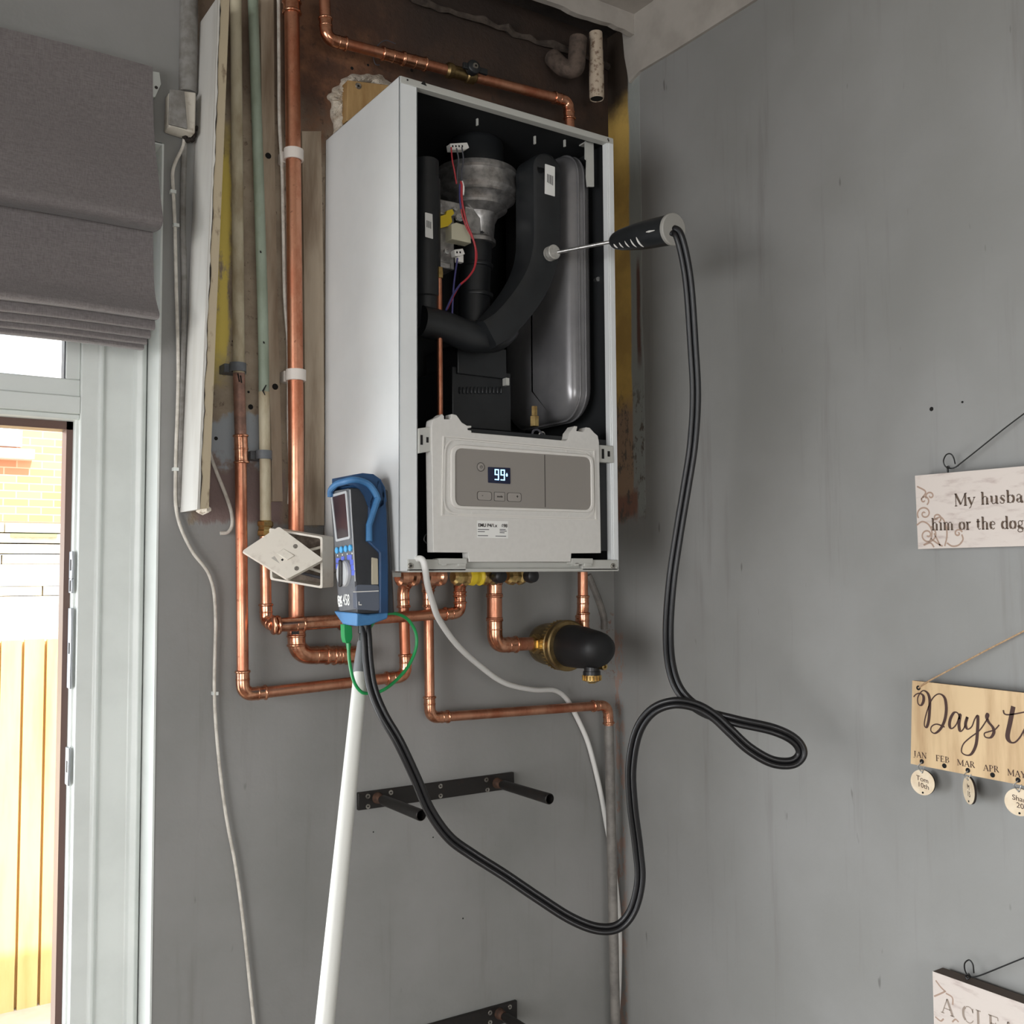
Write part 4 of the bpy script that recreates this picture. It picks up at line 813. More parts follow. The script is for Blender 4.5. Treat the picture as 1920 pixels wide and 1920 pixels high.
bm = BM(); tube(bm, [q+V((.0062*math.cos(a), -.0004, .0062*math.sin(a))) for a in [2*math.pi*k/24 for k in range(25)]], .0004, 6, False); tube(bm, [q+V((.002*math.cos(a), -.0014, .002*math.sin(a))) for a in [math.radians(120+300*k/16) for k in range(17)]], .0003, 6); tube(bm, [q+V((0, -.0014, 0)), q+V((0, -.0014, .0024))], .0003, 6); part('power_mark', bm, DARKLINE, bt)
for c, mk in ((((895, 921), (921.5, 922.3), (921.5, 938.8), (895, 937.5)), '-'), (((926.8, 922.5), (946, 923.3), (946, 939.8), (926.8, 939)), 'mode'), (((951, 923.6), (977, 924.8), (977, 941.2), (951, 940)), '+')):
    pp = [E_(k, K) for k in c]; out = rounded(pp, .0012 if mk == 'mode' else .004, 4); ctr = sum(out, V())/len(out); inn = [ctr+(p-ctr)*.95 for p in out]
    bm = BM(); slab(bm, inn, (0, -.0009, 0)); bt = part('button', bm, BUTTON, pt, bevel=.0003)
    bm = BM(); ring_slab(bm, [ctr+(p-ctr)*1.03 for p in out], [ctr+(p-ctr)*.97 for p in out], (0, -.0003, 0)); part('button_gap', bm, DARKLINE, bt)
    o = ctr+V(({'-': -.004, 'mode': 0, '+': .005}[mk], -.0012, -.0012)); part('button_mark', text_bm(mk, .0042 if mk == 'mode' else .007, o, (1, 0, 0), (0, 0, 1), 'CENTER', bold=.0001), DARKLINE, bt, smooth=0)
bm = BM(); slab(bm, [E_(k, .0003) for k in ((894.5, 976), (952.5, 977.5), (952.5, 1009.5), (894.5, 1008))], (0, -.0002, 0)); lb = part('label', bm, LABELW, cp, label='white printed label')
part('print', text_bm('EMU P4/1.x    698', .0068, E_((896.5, 987.5), .0007), (1, 0, 0), (0, 0, 1), bold=.00016), DARKLINE, lb, smooth=0)
bm = BM()
for x0, x1, y_ in ((896, 917, 992), (896, 909, 996), (896, 915, 1003.5), (929, 949, 1004.5), (937, 948, 992), (937, 950, 995), (937, 946, 998)): slab(bm, [E_(k, .0006) for k in ((x0, y_), (x1, y_+.3), (x1, y_+1.6), (x0, y_+1.3))], (0, -.0001, 0))
part('print_lines', bm, PRINT, lb)
for c in (((785, 803), (808, 800), (808, 846), (785, 850)), ((1122, 834), (1150, 836), (1151, 868), (1123, 866))):
    bm = BM(); slab(bm, [U(*k, 'y', yp+.004) for k in c], (0, .012, 0)); la = part('side_latch', bm, RAIL, cp, bevel=.001)
    cx = sum(k[0] for k in c)/4; cy = sum(k[1] for k in c)/4; bm = BM(); box(bm, U(cx-8, cy+9, 'y', yp+.0035), U(cx-4, cy-9, 'y', yp+.0038)); box(bm, U(cx+3, cy+5, 'y', yp+.0035), U(cx+7, cy-5, 'y', yp+.0038)); part('latch_slot', bm, HOLE, la)
# connections under the casing
for (px, kind) in ((765, 'c'), (816, 'c'), (868, 'b'), (893, 'y'), (918, 'b'), (968, 'b')):
    q = U(px, 1074, 'y', -.17); bm = BM(); ax_ = (1, .1, 0)
    lathe(bm, V((q.x-.018, -.17, Z0-.008)), ax_, [(0, .008), (.003, .013), (.012, .0145), (.015, .011), (.022, .011), (.025, .0145), (.033, .013), (.036, .008)], 8 if kind == 'b' else 20); part('union', bm, {'c': FITTING, 'b': BRASS, 'y': YELLOW}[kind], smooth=25)
for px in (930, 990):
    q = U(px, 1075, 'y', -.185); bm = BM(); lathe(bm, V((q.x, -.185, Z0-.008)), (0, -1, 0), [(0, .010), (.008, .0115), (.016, .010), (.018, .006)], 18); part('isolator_knob', bm, RUBBER)
bm = BM(); box(bm, U(727, 1082, 'y', -.2), U(752, 1073, 'y', -.2)+V((0, .1, 0))); part('drip_tray', bm, RAIL)
# white mains cable
cable('mains_cable', [U(a, b, 'y', c) for a, b, c in ((770, 1055, -.24), (783, 1048, -.262), (792, 1050, -.272), (797, 1066, -.272), (802, 1098, -.25), (812, 1132, -.22), (824, 1163, -.19), (856, 1208, -.15), (898, 1247, -.11), (945, 1280, -.08), (999, 1293, -.05), (1038, 1294, -.03), (1060, 1308, -.019), (1076, 1334, -.012), (1099, 1383, -.008), (1113, 1430, -.008), (1127, 1490, -.008), (1136, 1540, -.007), (1147, 1600, -.007), (1157, 1680, -.009), (1162, 1750, -.011), (1161, 1840, -.012), (1156, 1930, -.012), (1150, 2050, -.012))], .0046, WCABLE, 'thick white cable curving from the boiler bottom rail down to the corner', 'cable', 12)
cable('painted_conduit', [U(*q, 'y', -.003) for q in ((1103, 1078), (1112, 1100), (1124, 1130), (1132, 1158), (1133, 1180))], .0065, GREYPIPE, 'grey painted bent conduit on the wall behind the black filter cap', 'conduit')

# ------------------------------------------------------------------ steel shelf brackets
def bracket(tl, tr, br, bl_, pegs, screws, label):
    t = thing('shelf_bracket', U(*bl_, 'y', 0), label, 'bracket', 'steel shelf brackets'); yb_ = -.007
    bm = BM(); slab(bm, [U(*q, 'y', yb_) for q in (tl, tr, br, bl_)], (0, .0068, 0)); obj('back_plate', bm, BLACKSTEEL, t, bevel=.001)
    for q, L in pegs:
        c = U(*q, 'y', yb_); bm = BM(); lathe(bm, c, (0, -1, 0), [(0, .0065), (.006, .0065), (.0065, .0055), (.02, .0055), (.021, .008), (L, .0088), (L+.001, .0075), (L-.002, .0072), (L-.03, .007)], 20); pg = obj('peg', bm, BLACKSTEEL, t, smooth=30)
        bm = BM(); lathe(bm, c, (0, -1, 0), [(0, .0095), (.003, .009), (.012, .0075), (.014, .0062)], 14); obj('rusty_collar', bm, RUST, pg)
    for q in screws:
        bm = BM(); lathe(bm, U(*q, 'y', yb_), (0, -1, 0), [(0, .0042), (.0012, .0036)], 12); s_ = obj('screw', bm, SCREW, t)
        bm = BM(); lathe(bm, U(*q, 'y', yb_-.0013), (0, -1, 0), [(0, .0015), (.0003, .0015)], 6); obj('screw_recess', bm, HOLE, t)
bracket((672, 1487), (964, 1448), (965, 1478), (672, 1520), (((708, 1496), .145), ((932, 1468), .155)), ((690, 1493), (690, 1512), (733, 1486), (826, 1474), (826, 1492), (912, 1462), (914, 1481)), 'black steel bracket with two pegs fixed on the wall below the pipes')
bracket((676, 1958), (970, 1876), (970, 1912), (676, 1996), (((712, 1967), .145), ((936, 1900), .155)), ((694, 1965), (694, 1983), (830, 1930), (830, 1948), (919, 1899), (919, 1917), (956, 1888)), 'black steel bracket cut off at the bottom of the view')

# ------------------------------------------------------------------ flue gas analyser on the boiler side
an = thing('gas_analyser', V((-.034, -.2, 1.43)), 'blue and black handheld gas analyser stuck to the left side of the boiler', 'analyser')
xf, ys = -.064, -.232
fL = lambda py: 617.5+(py-930)*.072; fR = lambda py: 657.5+(py-930)*.055      # left and right edges of its face in height
def face(s, py, d=0.0):
    return U(fL(py)+(fR(py)-fL(py))*s, py, 'x', xf-d)
_b0, _b1 = face(1, 918), face(1, 1150); _n = V((0, -(_b1.z-_b0.z), (_b1.y-_b0.y))).normalized(); _n = _n if _n.y < 0 else -_n
def G(px, py, d=0.0):
    r = FW+RT*((px-960)/F)-UP*((py-960)/F); return CP+r*((_b0+_n*d-CP).dot(_n)/r.dot(_n))
levels = [918, 960, 1010, 1060, 1110, 1150]
bm = BM(); rings = []
for py in levels:
    a, b = face(.04, py), face(1, py); z = (a.z+b.z)/2; c = V((-.002, b.y+.012, z)); d = V((-.002, a.y, z)); a = V((xf, a.y, z)); b = V((xf, b.y, z)); b2 = V((xf+.003, b.y-.0008, z)); c2 = V((-.010, b.y-.0008, z))
    rings.append([bm.verts.new(p) for p in (a, b, b2, c2, c, d)])
for r0, r1 in zip(rings, rings[1:]):
    for k in range(6): bm.faces.new((r0[k], r0[(k+1) % 6], r1[(k+1) % 6], r1[k]))
bm.faces.new(rings[0]); bm.faces.new(rings[-1]); ab = obj('body', bm, ANBODY, an, smooth=25, bevel=.0012)
bm = BM(); slab(bm, rounded([face(.08, 922, .0008), face(.96, 916, .0008), face(.97, 1142, .0008), face(.1, 1146, .0008)], .003, 3), (.001, 0, 0)); fp_ = obj('face_plate', bm, ANFACE, an)
bm = BM(); ring_slab(bm, rounded([face(.1, 928, .001), face(.86, 920, .001), face(.9, 1010, .001), face(.2, 1016, .001)], .003, 3), rounded([face(.17, 932, .001), face(.79, 925, .001), face(.84, 1006, .001), face(.27, 1011, .001)], .002, 3), (-.0016, 0, 0)); obj('screen_frame', bm, ANTRIM, an)
bm = BM(); slab(bm, rounded([face(.17, 932, .001), face(.79, 925, .001), face(.84, 1006, .001), face(.27, 1011, .001)], .002, 3), (-.0008, 0, 0)); obj('screen', bm, SCREEN, an)
nb = V((-1, 0, 0))
for k in range(4):
    bm = BM(); lathe(bm, face(.22+k*.22, 1032-k*1.5, .0008), nb, [(0, .0046), (.002, .0046), (.0028, .0036)], 14); obj('button', bm, BTNL, an)
for s, py, w in ((.2, 1051, .006), (.45, 1048, .005), (.78, 1045, .0075), (.88, 1054, .005), (.9, 1064, .005), (.92, 1074, .005), (.15, 1062, .004)):
    bm = BM(); c = face(s, py, .0008); box(bm, c+V((-.0005, -w, -.0034)), c+V((.0005, w, .0034))); obj('key_label', bm, BTND, an)
for k in range(4):
    bm = BM(); lathe(bm, face(.2+k*.24, 1041.5-k*1.3, .0008), nb, [(0, .0013), (.0004, .0012)], 8); obj('indicator', bm, CONN, an)
dc = face(.52, 1075, .0008); bm = BM(); lathe(bm, dc, nb, [(0, .0185), (.004, .018), (.006, .016)], 28); dl = obj('dial', bm, ANTRIM, an)
bm = BM(); slab(bm, rounded([dc+V((-.006, y_, z_2)) for y_, z_2 in ((-.0045, -.0185), (.0045, -.0185), (.0045, .0185), (-.0045, .0185))], .003, 3), (-.003, 0, 0)); obj('dial_grip', bm, RUBBER, dl, bevel=.0015)
# lettering low on the face: a boxed mark and the number
o = face(.17, 1139, .001); part_ = text_bm('458', .0215, face(.30, 1134, .0012), (0, -1, -.02), (0, .05, 1), bold=.00005, sx=.66); obj('lettering', part_, LABELW, an, smooth=0)
bm = BM()
f2 = lambda s, py: face(.07+(s-.18)*.82, py, .0012)
for a in (((.18, 1118), (.18, 1133)), ((.18, 1118), (.27, 1119)), ((.27, 1119), (.27, 1124)), ((.18, 1125.5), (.28, 1125.5)), ((.28, 1125.5), (.28, 1132)), ((.18, 1133), (.28, 1132)), ((.33, 1117.5), (.33, 1132)), ((.33, 1125), (.43, 1117)), ((.35, 1125), (.43, 1132)), ((.18, 1136), (.42, 1135))):
    ribbon(bm, [f2(*a[0]), f2(*a[1])], .0026, (-.0002, 0, 0))
obj('emblem', bm, LABELW, an, smooth=0)
# blue boot
bm = BM(); bt_o = [(692, 940), (700, 905), (712, 897), (722, 912), (726, 960), (729, 1060), (729, 1150), (712, 1152), (712, 1037), (690, 1016)]
slab(bm, [G(*q, .004) for q in bt_o], (0, .075, 0)); boot = obj('boot', bm, BLUE, an, bevel=.002)
hood = [(617, 932), (617, 915), (627, 903), (645, 893), (668, 888), (690, 889), (708, 896), (718, 906), (724, 928)]
hin = [(622, 934), (623, 922), (632, 912), (648, 905), (664, 907), (677, 917), (686, 932), (690, 946), (692, 955)]
bm = BM(); rings = []
HX = [V((xf-.005, 0, 0)), V((xf-.005, 0, 0)), V((xf-.005, 0, 0)), V((xf-.003, 0, 0))]
ho3 = [U(617, 932, 'x', xf-.004), U(618, 914, 'x', xf-.004), U(630, 902, 'x', xf-.004), U(646, 896, 'x', xf-.004), G(662, 890, .004), G(680, 887, .004), G(700, 889, .004), G(714, 899, .004), G(722, 915, .004), G(725, 940, .004)]
hi3 = [U(622, 932, 'x', xf-.004), U(623, 923, 'x', xf-.004), U(633, 913, 'x', xf-.004), U(648, 909, 'x', xf-.004), G(662, 909, .004), G(675, 917, .004), G(684, 930, .004), G(690, 946, .004), G(694, 955, .004), G(700, 965, .004)]
dep = [V((.06, .0, .0))]*4+[V((0, .07, 0))]*6
for k in range(10):
    a, b = ho3[k], hi3[k]; d = V((.02, .03, 0)) if k < 4 else V((0, .07, 0)); rings.append([bm.verts.new(p) for p in (a, b, b+d, a+d)])
for r0, r1 in zip(rings, rings[1:]):
    for k in range(4): bm.faces.new((r0[k], r0[(k+1) % 4], r1[(k+1) % 4], r1[k]))
bm.faces.new(rings[0]); bm.faces.new(rings[-1]); hd = obj('boot_hood', bm, BLUE, boot, smooth=60)
bm = BM(); tube(bm, catmull([(a+b)/2+V((-.0005, -.0015, 0)) for a, b in zip(ho3[:9], hi3[:9])], 4)+[G(692, 985, .005), G(692, 1015, .005)], .0045, 10); obj('boot_lip', bm, BLUEL, boot)
cb = [U(626, 1146, 'x', xf-.005), face(1, 1150, .005), G(690, 1152, .006), G(729, 1148, .006)]; cbb = [U(643, 1171, 'x', xf-.003), U(669, 1174, 'x', xf-.003), G(694, 1172, .004), G(727, 1160, .004)]
bm = BM(); rings = []
for a, b in zip(cb, cbb): d = V((.03, .055, 0)) if a is cb[0] or a is cb[1] else V((0, .08, 0)); rings.append([bm.verts.new(p) for p in (a, b, b+d, a+d)])
for r0, r1 in zip(rings, rings[1:]):
    for k in range(4): bm.faces.new((r0[k], r0[(k+1) % 4], r1[(k+1) % 4], r1[k]))
bm.faces.new(rings[0]); bm.faces.new(rings[-1]); obj('boot_cup', bm, BLUEL, boot, smooth=30, bevel=.002)
bm = BM(); slab(bm, rounded([G(*q, .003) for q in ((668, 1100), (672, 1096), (711, 1097), (712, 1146), (669, 1143))], .004, 3), (0, .012, 0)); pc = obj('printer_cover', bm, SMOKE, an, bevel=.001)
bm = BM(); ribbon(bm, [G(662, 1110, .0035), G(710, 1108, .0035)], .0012, (0, -.0002, 0)); ribbon(bm, [G(673, 1128, .0035), G(673, 1134, .0035), G(678, 1134, .0035)], .0016, (0, -.0002, 0)); obj('cover_mark', bm, CONN, pc)
bm = BM(); slab(bm, [G(*q, .002) for q in ((697, 1045), (709, 1047), (710, 1096), (697, 1096))], (0, .01, 0)); obj('paper_roll', bm, PAPER, an, bevel=.001)
bm = BM(); lathe(bm, G(681, 1000, -.001), (0, -1, 0), [(0, .0028), (.0012, .0024)], 12); obj('side_screw', bm, SCREW, an)
bm = BM(); tube(bm, [face(.99, 918, .0005), face(.99, 960, .0005), face(1, 1010, .0005), face(1, 1090, .0005)], .0009, 8); obj('edge_trim', bm, ANTRIM, an)
bm = BM(); lathe(bm, G(684, 1170, -.02), (0, 0, -1), [(0, .009), (.012, .009), (.013, .0075), (.022, .0075)], 16); obj('hose_port', bm, RUBBER, an)
# green lead
gl = thing('thermocouple_lead', U(652, 1240, 'y', -.2), 'thin green lead looping from a green plug under the analyser', 'lead')
yg = -.23
bm = BM(); slab(bm, rounded([U(*q, 'y', yg) for q in ((645, 1170), (660, 1174), (661, 1196), (656, 1206), (649, 1206), (646, 1196))], .002, 3), (0, .012, 0))
for k in range(4): lathe(bm, U(653.5, 1206+k*3, 'y', yg+.006), (0, 0, -1), [(0, .0038-k*.0003), (.0018, .0038-k*.0003)], 12)
obj('plug', bm, GREEN, gl, bevel=.001)
bm = BM(); tube(bm, catmull([U(a, b, 'y', yg-.004+(c if False else 0)) for a, b, c in ((653.5, 1206, 0), (655, 1238, 0), (663, 1276, 0), (676, 1296, 0), (690, 1300, 0), (712, 1297, 0), (738, 1280, 0), (765, 1250, 0), (780, 1215, 0), (779, 1185, 0), (763, 1160, 0), (738, 1150, 0), (715, 1155, 0), (698, 1170, 0), (689, 1190, 0), (686, 1215, 0), (688, 1240, 0))], 10), .0023, 10); obj('lead', bm, GREEN, gl)
# white pole
po = thing('support_pole', (-.2, -.5, 0), 'white pole with grey collar leaning under the gas analyser', 'pole')
pa, pb_ = D(678.5, 1238, 1.432), D(609, 1920, 1.26); dirp = (pb_-pa).normalized(); pe = pa+dirp*((pa.z)/-dirp.z)
bm = BM(); tube(bm, [pa, pb_, pe], [.0098, .0119, .0135], 20); obj('tube', bm, POLE, po, smooth=50)
bm = BM(); tube(bm, [pa-dirp*.05, pa-dirp*.026, pa-dirp*.0255, pa-dirp*.002, pa+dirp*.018], [.0065, .0078, .0088, .0102, .0108], 18); obj('collar', bm, COLLAR, po)
# sampling probe with twin hose
pr = thing('sampling_probe', U(1262, 430, 'y', -.45), 'black handled flue probe pushed into the boiler with a long black twin hose', 'probe')
tip = V((sc_.x, -.238, sc_.z))
hs_ = U(1149, 453, 'y', -.325); he = U(1262, 430, 'y', -.455); ax_ = (he-hs_).normalized(); Lh = (he-hs_).length
bm = BM(); tube(bm, [tip, hs_+ax_*.004], .0029, 12); obj('shaft', bm, ZINC, pr)
rp = [(0, .006), (.002, .0095), (.008, .0128), (.02, .0155), (.04, .0180), (.06, .0198), (.08, .0208), (Lh-.003, .0216)]
bm = BM(); lathe(bm, hs_, ax_, rp, 36); hn = obj('handle', bm, BLACKP, pr, smooth=40)
bm = BM(); lathe(bm, he-ax_*.004, ax_, [(0, .0205), (.0005, .0226), (.005, .0228), (.0065, .0215), (.0068, .008)], 36); obj('end_cap', bm, PROBEEND, hn)
bm = BM(); sd = (-FW-UP*.75).normalized(); sd = (sd-ax_*sd.dot(ax_)).normalized(); tt = ax_.cross(sd)
for k in range(5):
    d = .018+k*.0145; r = .0150+k*.0014; pts = []
    for j in range(7):
        a = (-.55+.85*j/6)*(.6+.1*k); pts.append(hs_+ax_*(d+.004*(j/6))+(sd*math.cos(a)+tt*math.sin(a))*(r+.0005))
    tube(bm, pts, [.0004, .0011, .0015, .0017, .0015, .0011, .0004], 6)
obj('grip_ribs', bm, CONN, hn, label='pale crescent grip ribs')
bm = BM(); d = .098; tube(bm, [hs_+ax_*(d+j*.006)+(sd*math.cos(-.75)+tt*math.sin(-.75)*(1))*.0212 for j in range(4)], [.0006, .0016, .0010, .0006], 6); obj('handle_mark', bm, CONN, hn)
hp = [(1262, 432, 1.372), (1272, 440, 1.365), (1283, 480, 1.366), (1292, 540, 1.37), (1299, 640, 1.38), (1304, 740, 1.39), (1299, 830, 1.40), (1287, 910, 1.405), (1272, 1000, 1.41), (1259, 1090, 1.41), (1253, 1180, 1.40), (1258, 1250, 1.385), (1278, 1300, 1.37), (1320, 1334, 1.355), (1380, 1352, 1.34), (1450, 1368, 1.33), (1490, 1388, 1.33), (1503, 1412, 1.33), (1486, 1430, 1.33), (1448, 1428, 1.33), (1405, 1404, 1.332), (1370, 1372, 1.335), (1340, 1344, 1.34), (1305, 1324, 1.345), (1262, 1318, 1.35), (1222, 1334, 1.36), (1195, 1374, 1.37), (1183, 1440, 1.38), (1186, 1510, 1.385), (1196, 1590, 1.39), (1200, 1650, 1.39), (1187, 1705, 1.39), (1160, 1737, 1.39), (1120, 1741, 1.39), (1070, 1722, 1.39), (1010, 1684, 1.39), (945, 1640, 1.39), (885, 1602, 1.39), (842, 1570, 1.385), (806, 1520, 1.38), (780, 1460, 1.375), (748, 1392, 1.37), (718, 1340, 1.37), (698, 1290, 1.375), (690, 1240, 1.38), (687, 1195, 1.385), (685, 1172, 1.39)]
hc = catmull([D(*q) for q in hp], 8); T_, N0 = frames(hc)
for s in (-1, 1):
    pts = []
    for p_, t_2 in zip(hc, T_):
        view = (p_-CP).normalized(); lat = t_2.cross(view); lat = lat.normalized() if lat.length > .05 else RT
        pts.append(p_+lat*(s*.0036)+view*(.0015 if s < 0 else 0))
    bm = BM(); tube(bm, pts, .0040, 12); obj('hose', bm, RUBBER, pr, smooth=60)

# ------------------------------------------------------------------ hanging signs on the right wall
SER = {  # strokes of a serif letter, in units of its height (caps 1, small letters .62): (weight, points)
 'M': (1.05, [('n', [(.1, 0), (.1, 1)]), ('k', [(.1, 1), (.52, .1)]), ('n', [(.52, .1), (.92, 1)]), ('k', [(.92, 1), (.92, 0)]), ('s', [(0, 0), (.22, 0)]), ('s', [(.78, 0), (1.06, 0)]), ('s', [(0, 1), (.14, 1)]), ('s', [(.9, 1), (1.06, 1)])]),
 'y': (.6, [('k', [(.06, .62), (.3, .05)]), ('n', [(.56, .62), (.3, .05), (.2, -.18), (.08, -.24)]), ('s', [(-.04, .62), (.18, .62)]), ('s', [(.44, .62), (.64, .62)])]),
 'h': (.66, [('k', [(.13, 0), (.13, 1)]), ('n', [(.13, .46), (.24, .6), (.38, .62), (.5, .52)]), ('k', [(.5, .52), (.5, 0)]), ('s', [(.01, 0), (.26, 0)]), ('s', [(.38, 0), (.63, 0)]), ('s', [(.0, .98), (.14, 1)])]),
 'u': (.68, [('k', [(.12, .62), (.12, .16)]), ('n', [(.12, .16), (.2, .02), (.34, .02), (.5, .14)]), ('k', [(.52, .62), (.52, 0)]), ('s', [(.0, .62), (.14, .62)]), ('s', [(.4, .62), (.54, .62)]), ('s', [(.52, 0), (.66, .01)])]),
 's': (.46, [('n', [(.38, .48), (.36, .6), (.2, .62), (.08, .54)]), ('k', [(.08, .5), (.16, .38), (.32, .24), (.38, .14)]), ('n', [(.38, .12), (.28, 0), (.12, .01), (.05, .08), (.05, .16)])]),
 'b': (.66, [('k', [(.12, 0), (.12, 1)]), ('n', [(.12, .48), (.24, .6), (.4, .6)]), ('k', [(.42, .59), (.56, .44), (.56, .18), (.44, .03)]), ('n', [(.42, .02), (.26, 0), (.12, .1)]), ('s', [(.0, .98), (.12, 1)])]),
 'a': (.58, [('n', [(.08, .46), (.12, .58), (.26, .62), (.38, .54)]), ('k', [(.4, .52), (.4, .1), (.46, .02), (.56, .04)]), ('n', [(.4, .36), (.2, .3)]), ('k', [(.18, .29), (.09, .2), (.1, .08)]), ('n', [(.1, .06), (.2, 0), (.32, .04), (.4, .14)])]),
 'n': (.68, [('k', [(.13, 0), (.13, .62)]), ('n', [(.13, .46), (.26, .6), (.4, .62), (.52, .5)]), ('k', [(.52, .5), (.52, 0)]), ('s', [(.01, 0), (.26, 0)]), ('s', [(.4, 0), (.65, 0)]), ('s', [(0, .6), (.14, .62)])]),
 'd': (.66, [('k', [(.52, 0), (.52, 1)]), ('n', [(.52, .5), (.4, .61), (.26, .6)]), ('k', [(.24, .6), (.1, .44), (.1, .18), (.22, .03)]), ('n', [(.24, .02), (.38, 0), (.52, .12)]), ('s', [(.4, .98), (.52, 1)]), ('s', [(.52, 0), (.66, .02)])]),
 'i': (.34, [('k', [(.17, 0), (.17, .62)]), ('s', [(.03, 0), (.31, 0)]), ('s', [(.04, .6), (.17, .62)]), ('k', [(.15, .86), (.19, .86)])]),
 'm': (1.02, [('k', [(.13, 0), (.13, .62)]), ('n', [(.13, .48), (.24, .6), (.36, .62), (.46, .5)]), ('k', [(.48, .5), (.48, 0)]), ('n', [(.48, .48), (.6, .6), (.72, .62), (.82, .5)]), ('k', [(.84, .5), (.84, 0)]), ('s', [(.01, 0), (.26, 0)]), ('s', [(.38, 0), (.6, 0)]), ('s', [(.72, 0), (.98, 0)]), ('s', [(0, .6), (.14, .62)])]),
 'o': (.6, [('n', [(.3, .62), (.2, .6)]), ('k', [(.18, .59), (.08, .44), (.08, .18), (.18, .03)]), ('n', [(.2, .02), (.3, 0), (.4, .02)]), ('k', [(.42, .03), (.52, .18), (.52, .44), (.42, .59)]), ('n', [(.4, .6), (.3, .62)])]),
 'r': (.46, [('k', [(.14, 0), (.14, .62)]), ('n', [(.14, .42), (.24, .58), (.36, .62)]), ('k', [(.36, .6), (.42, .54)]), ('s', [(.01, 0), (.3, 0)]), ('s', [(0, .6), (.14, .62)])]),
 't': (.42, [('k', [(.18, .84), (.18, .14)]), ('n', [(.18, .14), (.24, .02), (.34, .01), (.42, .06)]), ('s', [(.02, .62), (.38, .62)])]),
 'e': (.54, [('n', [(.09, .34), (.46, .38), (.44, .52), (.3, .62), (.2, .6)]), ('k', [(.18, .58), (.08, .42), (.09, .18), (.2, .04)]), ('n', [(.22, .02), (.34, 0), (.46, .1)])]),
 'g': (.6, [('n', [(.26, .62), (.14, .56), (.1, .42), (.16, .28), (.28, .24), (.4, .3), (.44, .44), (.38, .58), (.26, .62)]), ('k', [(.16, .26), (.12, .14), (.4, .06), (.5, -.06)]), ('n', [(.5, -.06), (.42, -.22), (.2, -.26), (.06, -.18), (.06, -.08), (.16, .04)]), ('s', [(.4, .58), (.56, .62)])]),
 'J': (.5, [('k', [(.32, 1), (.32, .1)]), ('n', [(.32, .1), (.24, -.14), (.08, -.16), (.04, -.06)]), ('s', [(.16, 1), (.5, 1)])]),
 'A': (.86, [('n', [(.1, 0), (.44, 1)]), ('k', [(.44, 1), (.78, 0)]), ('n', [(.22, .34), (.64, .34)]), ('s', [(0, 0), (.22, 0)]), ('s', [(.62, 0), (.9, 0)])]),
 'N': (.86, [('n', [(.12, 0), (.12, 1)]), ('k', [(.12, 1), (.74, .02)]), ('n', [(.74, 0), (.74, 1)]), ('s', [(0, 0), (.26, 0)]), ('s', [(0, 1), (.16, 1)]), ('s', [(.6, 1), (.88, 1)])]),
 'F': (.66, [('k', [(.15, 0), (.15, 1)]), ('s', [(.02, 1), (.6, 1)]), ('n', [(.15, .52), (.46, .52)]), ('n', [(.6, 1), (.61, .78)]), ('n', [(.46, .64), (.46, .4)]), ('s', [(.02, 0), (.32, 0)])]),
 'E': (.7, [('k', [(.15, 0), (.15, 1)]), ('s', [(.02, 1), (.6, 1)]), ('n', [(.15, .52), (.46, .52)]), ('s', [(.02, 0), (.64, 0)]), ('n', [(.6, 1), (.61, .8)]), ('n', [(.46, .64), (.46, .4)]), ('n', [(.64, 0), (.66, .24)])]),
 'B': (.72, [('k', [(.15, 0), (.15, 1)]), ('s', [(.02, 1), (.4, 1)]), ('n', [(.4, 1), (.52, .9)]), ('k', [(.53, .9), (.53, .64)]), ('n', [(.52, .62), (.4, .53), (.15, .53)]), ('n', [(.4, .53), (.56, .44)]), ('k', [(.6, .4), (.6, .14)]), ('n', [(.58, .1), (.44, 0), (.02, 0)])]),
 'R': (.8, [('k', [(.15, 0), (.15, 1)]), ('s', [(.02, 1), (.4, 1)]), ('n', [(.4, 1), (.52, .92)]), ('k', [(.54, .9), (.54, .62)]), ('n', [(.52, .58), (.4, .5), (.15, .5)]), ('k', [(.36, .5), (.7, .02)]), ('s', [(.64, 0), (.82, 0)]), ('s', [(.02, 0), (.3, 0)])]),
 'P': (.66, [('k', [(.15, 0), (.15, 1)]), ('s', [(.02, 1), (.4, 1)]), ('n', [(.4, 1), (.54, .9)]), ('k', [(.56, .88), (.56, .62)]), ('n', [(.54, .58), (.4, .48), (.15, .48)]), ('s', [(.02, 0), (.32, 0)])]),
 'Y': (.8, [('k', [(.12, 1), (.4, .46)]), ('n', [(.7, 1), (.4, .46)]), ('k', [(.4, .46), (.4, 0)]), ('s', [(.0, 1), (.26, 1)]), ('s', [(.58, 1), (.82, 1)]), ('s', [(.26, 0), (.56, 0)])]),
 'C': (.82, [('n', [(.74, .74), (.66, .94), (.48, 1.02), (.3, .96)]), ('k', [(.27, .94), (.13, .7), (.13, .32), (.26, .08)]), ('n', [(.28, .06), (.46, -.02), (.64, .06), (.76, .24)]), ('s', [(.74, .98), (.74, .7)])]),
 'L': (.7, [('k', [(.16, 0), (.16, 1)]), ('s', [(.02, 1), (.34, 1)]), ('s', [(.02, 0), (.62, 0)]), ('n', [(.62, 0), (.66, .26)])]),
}
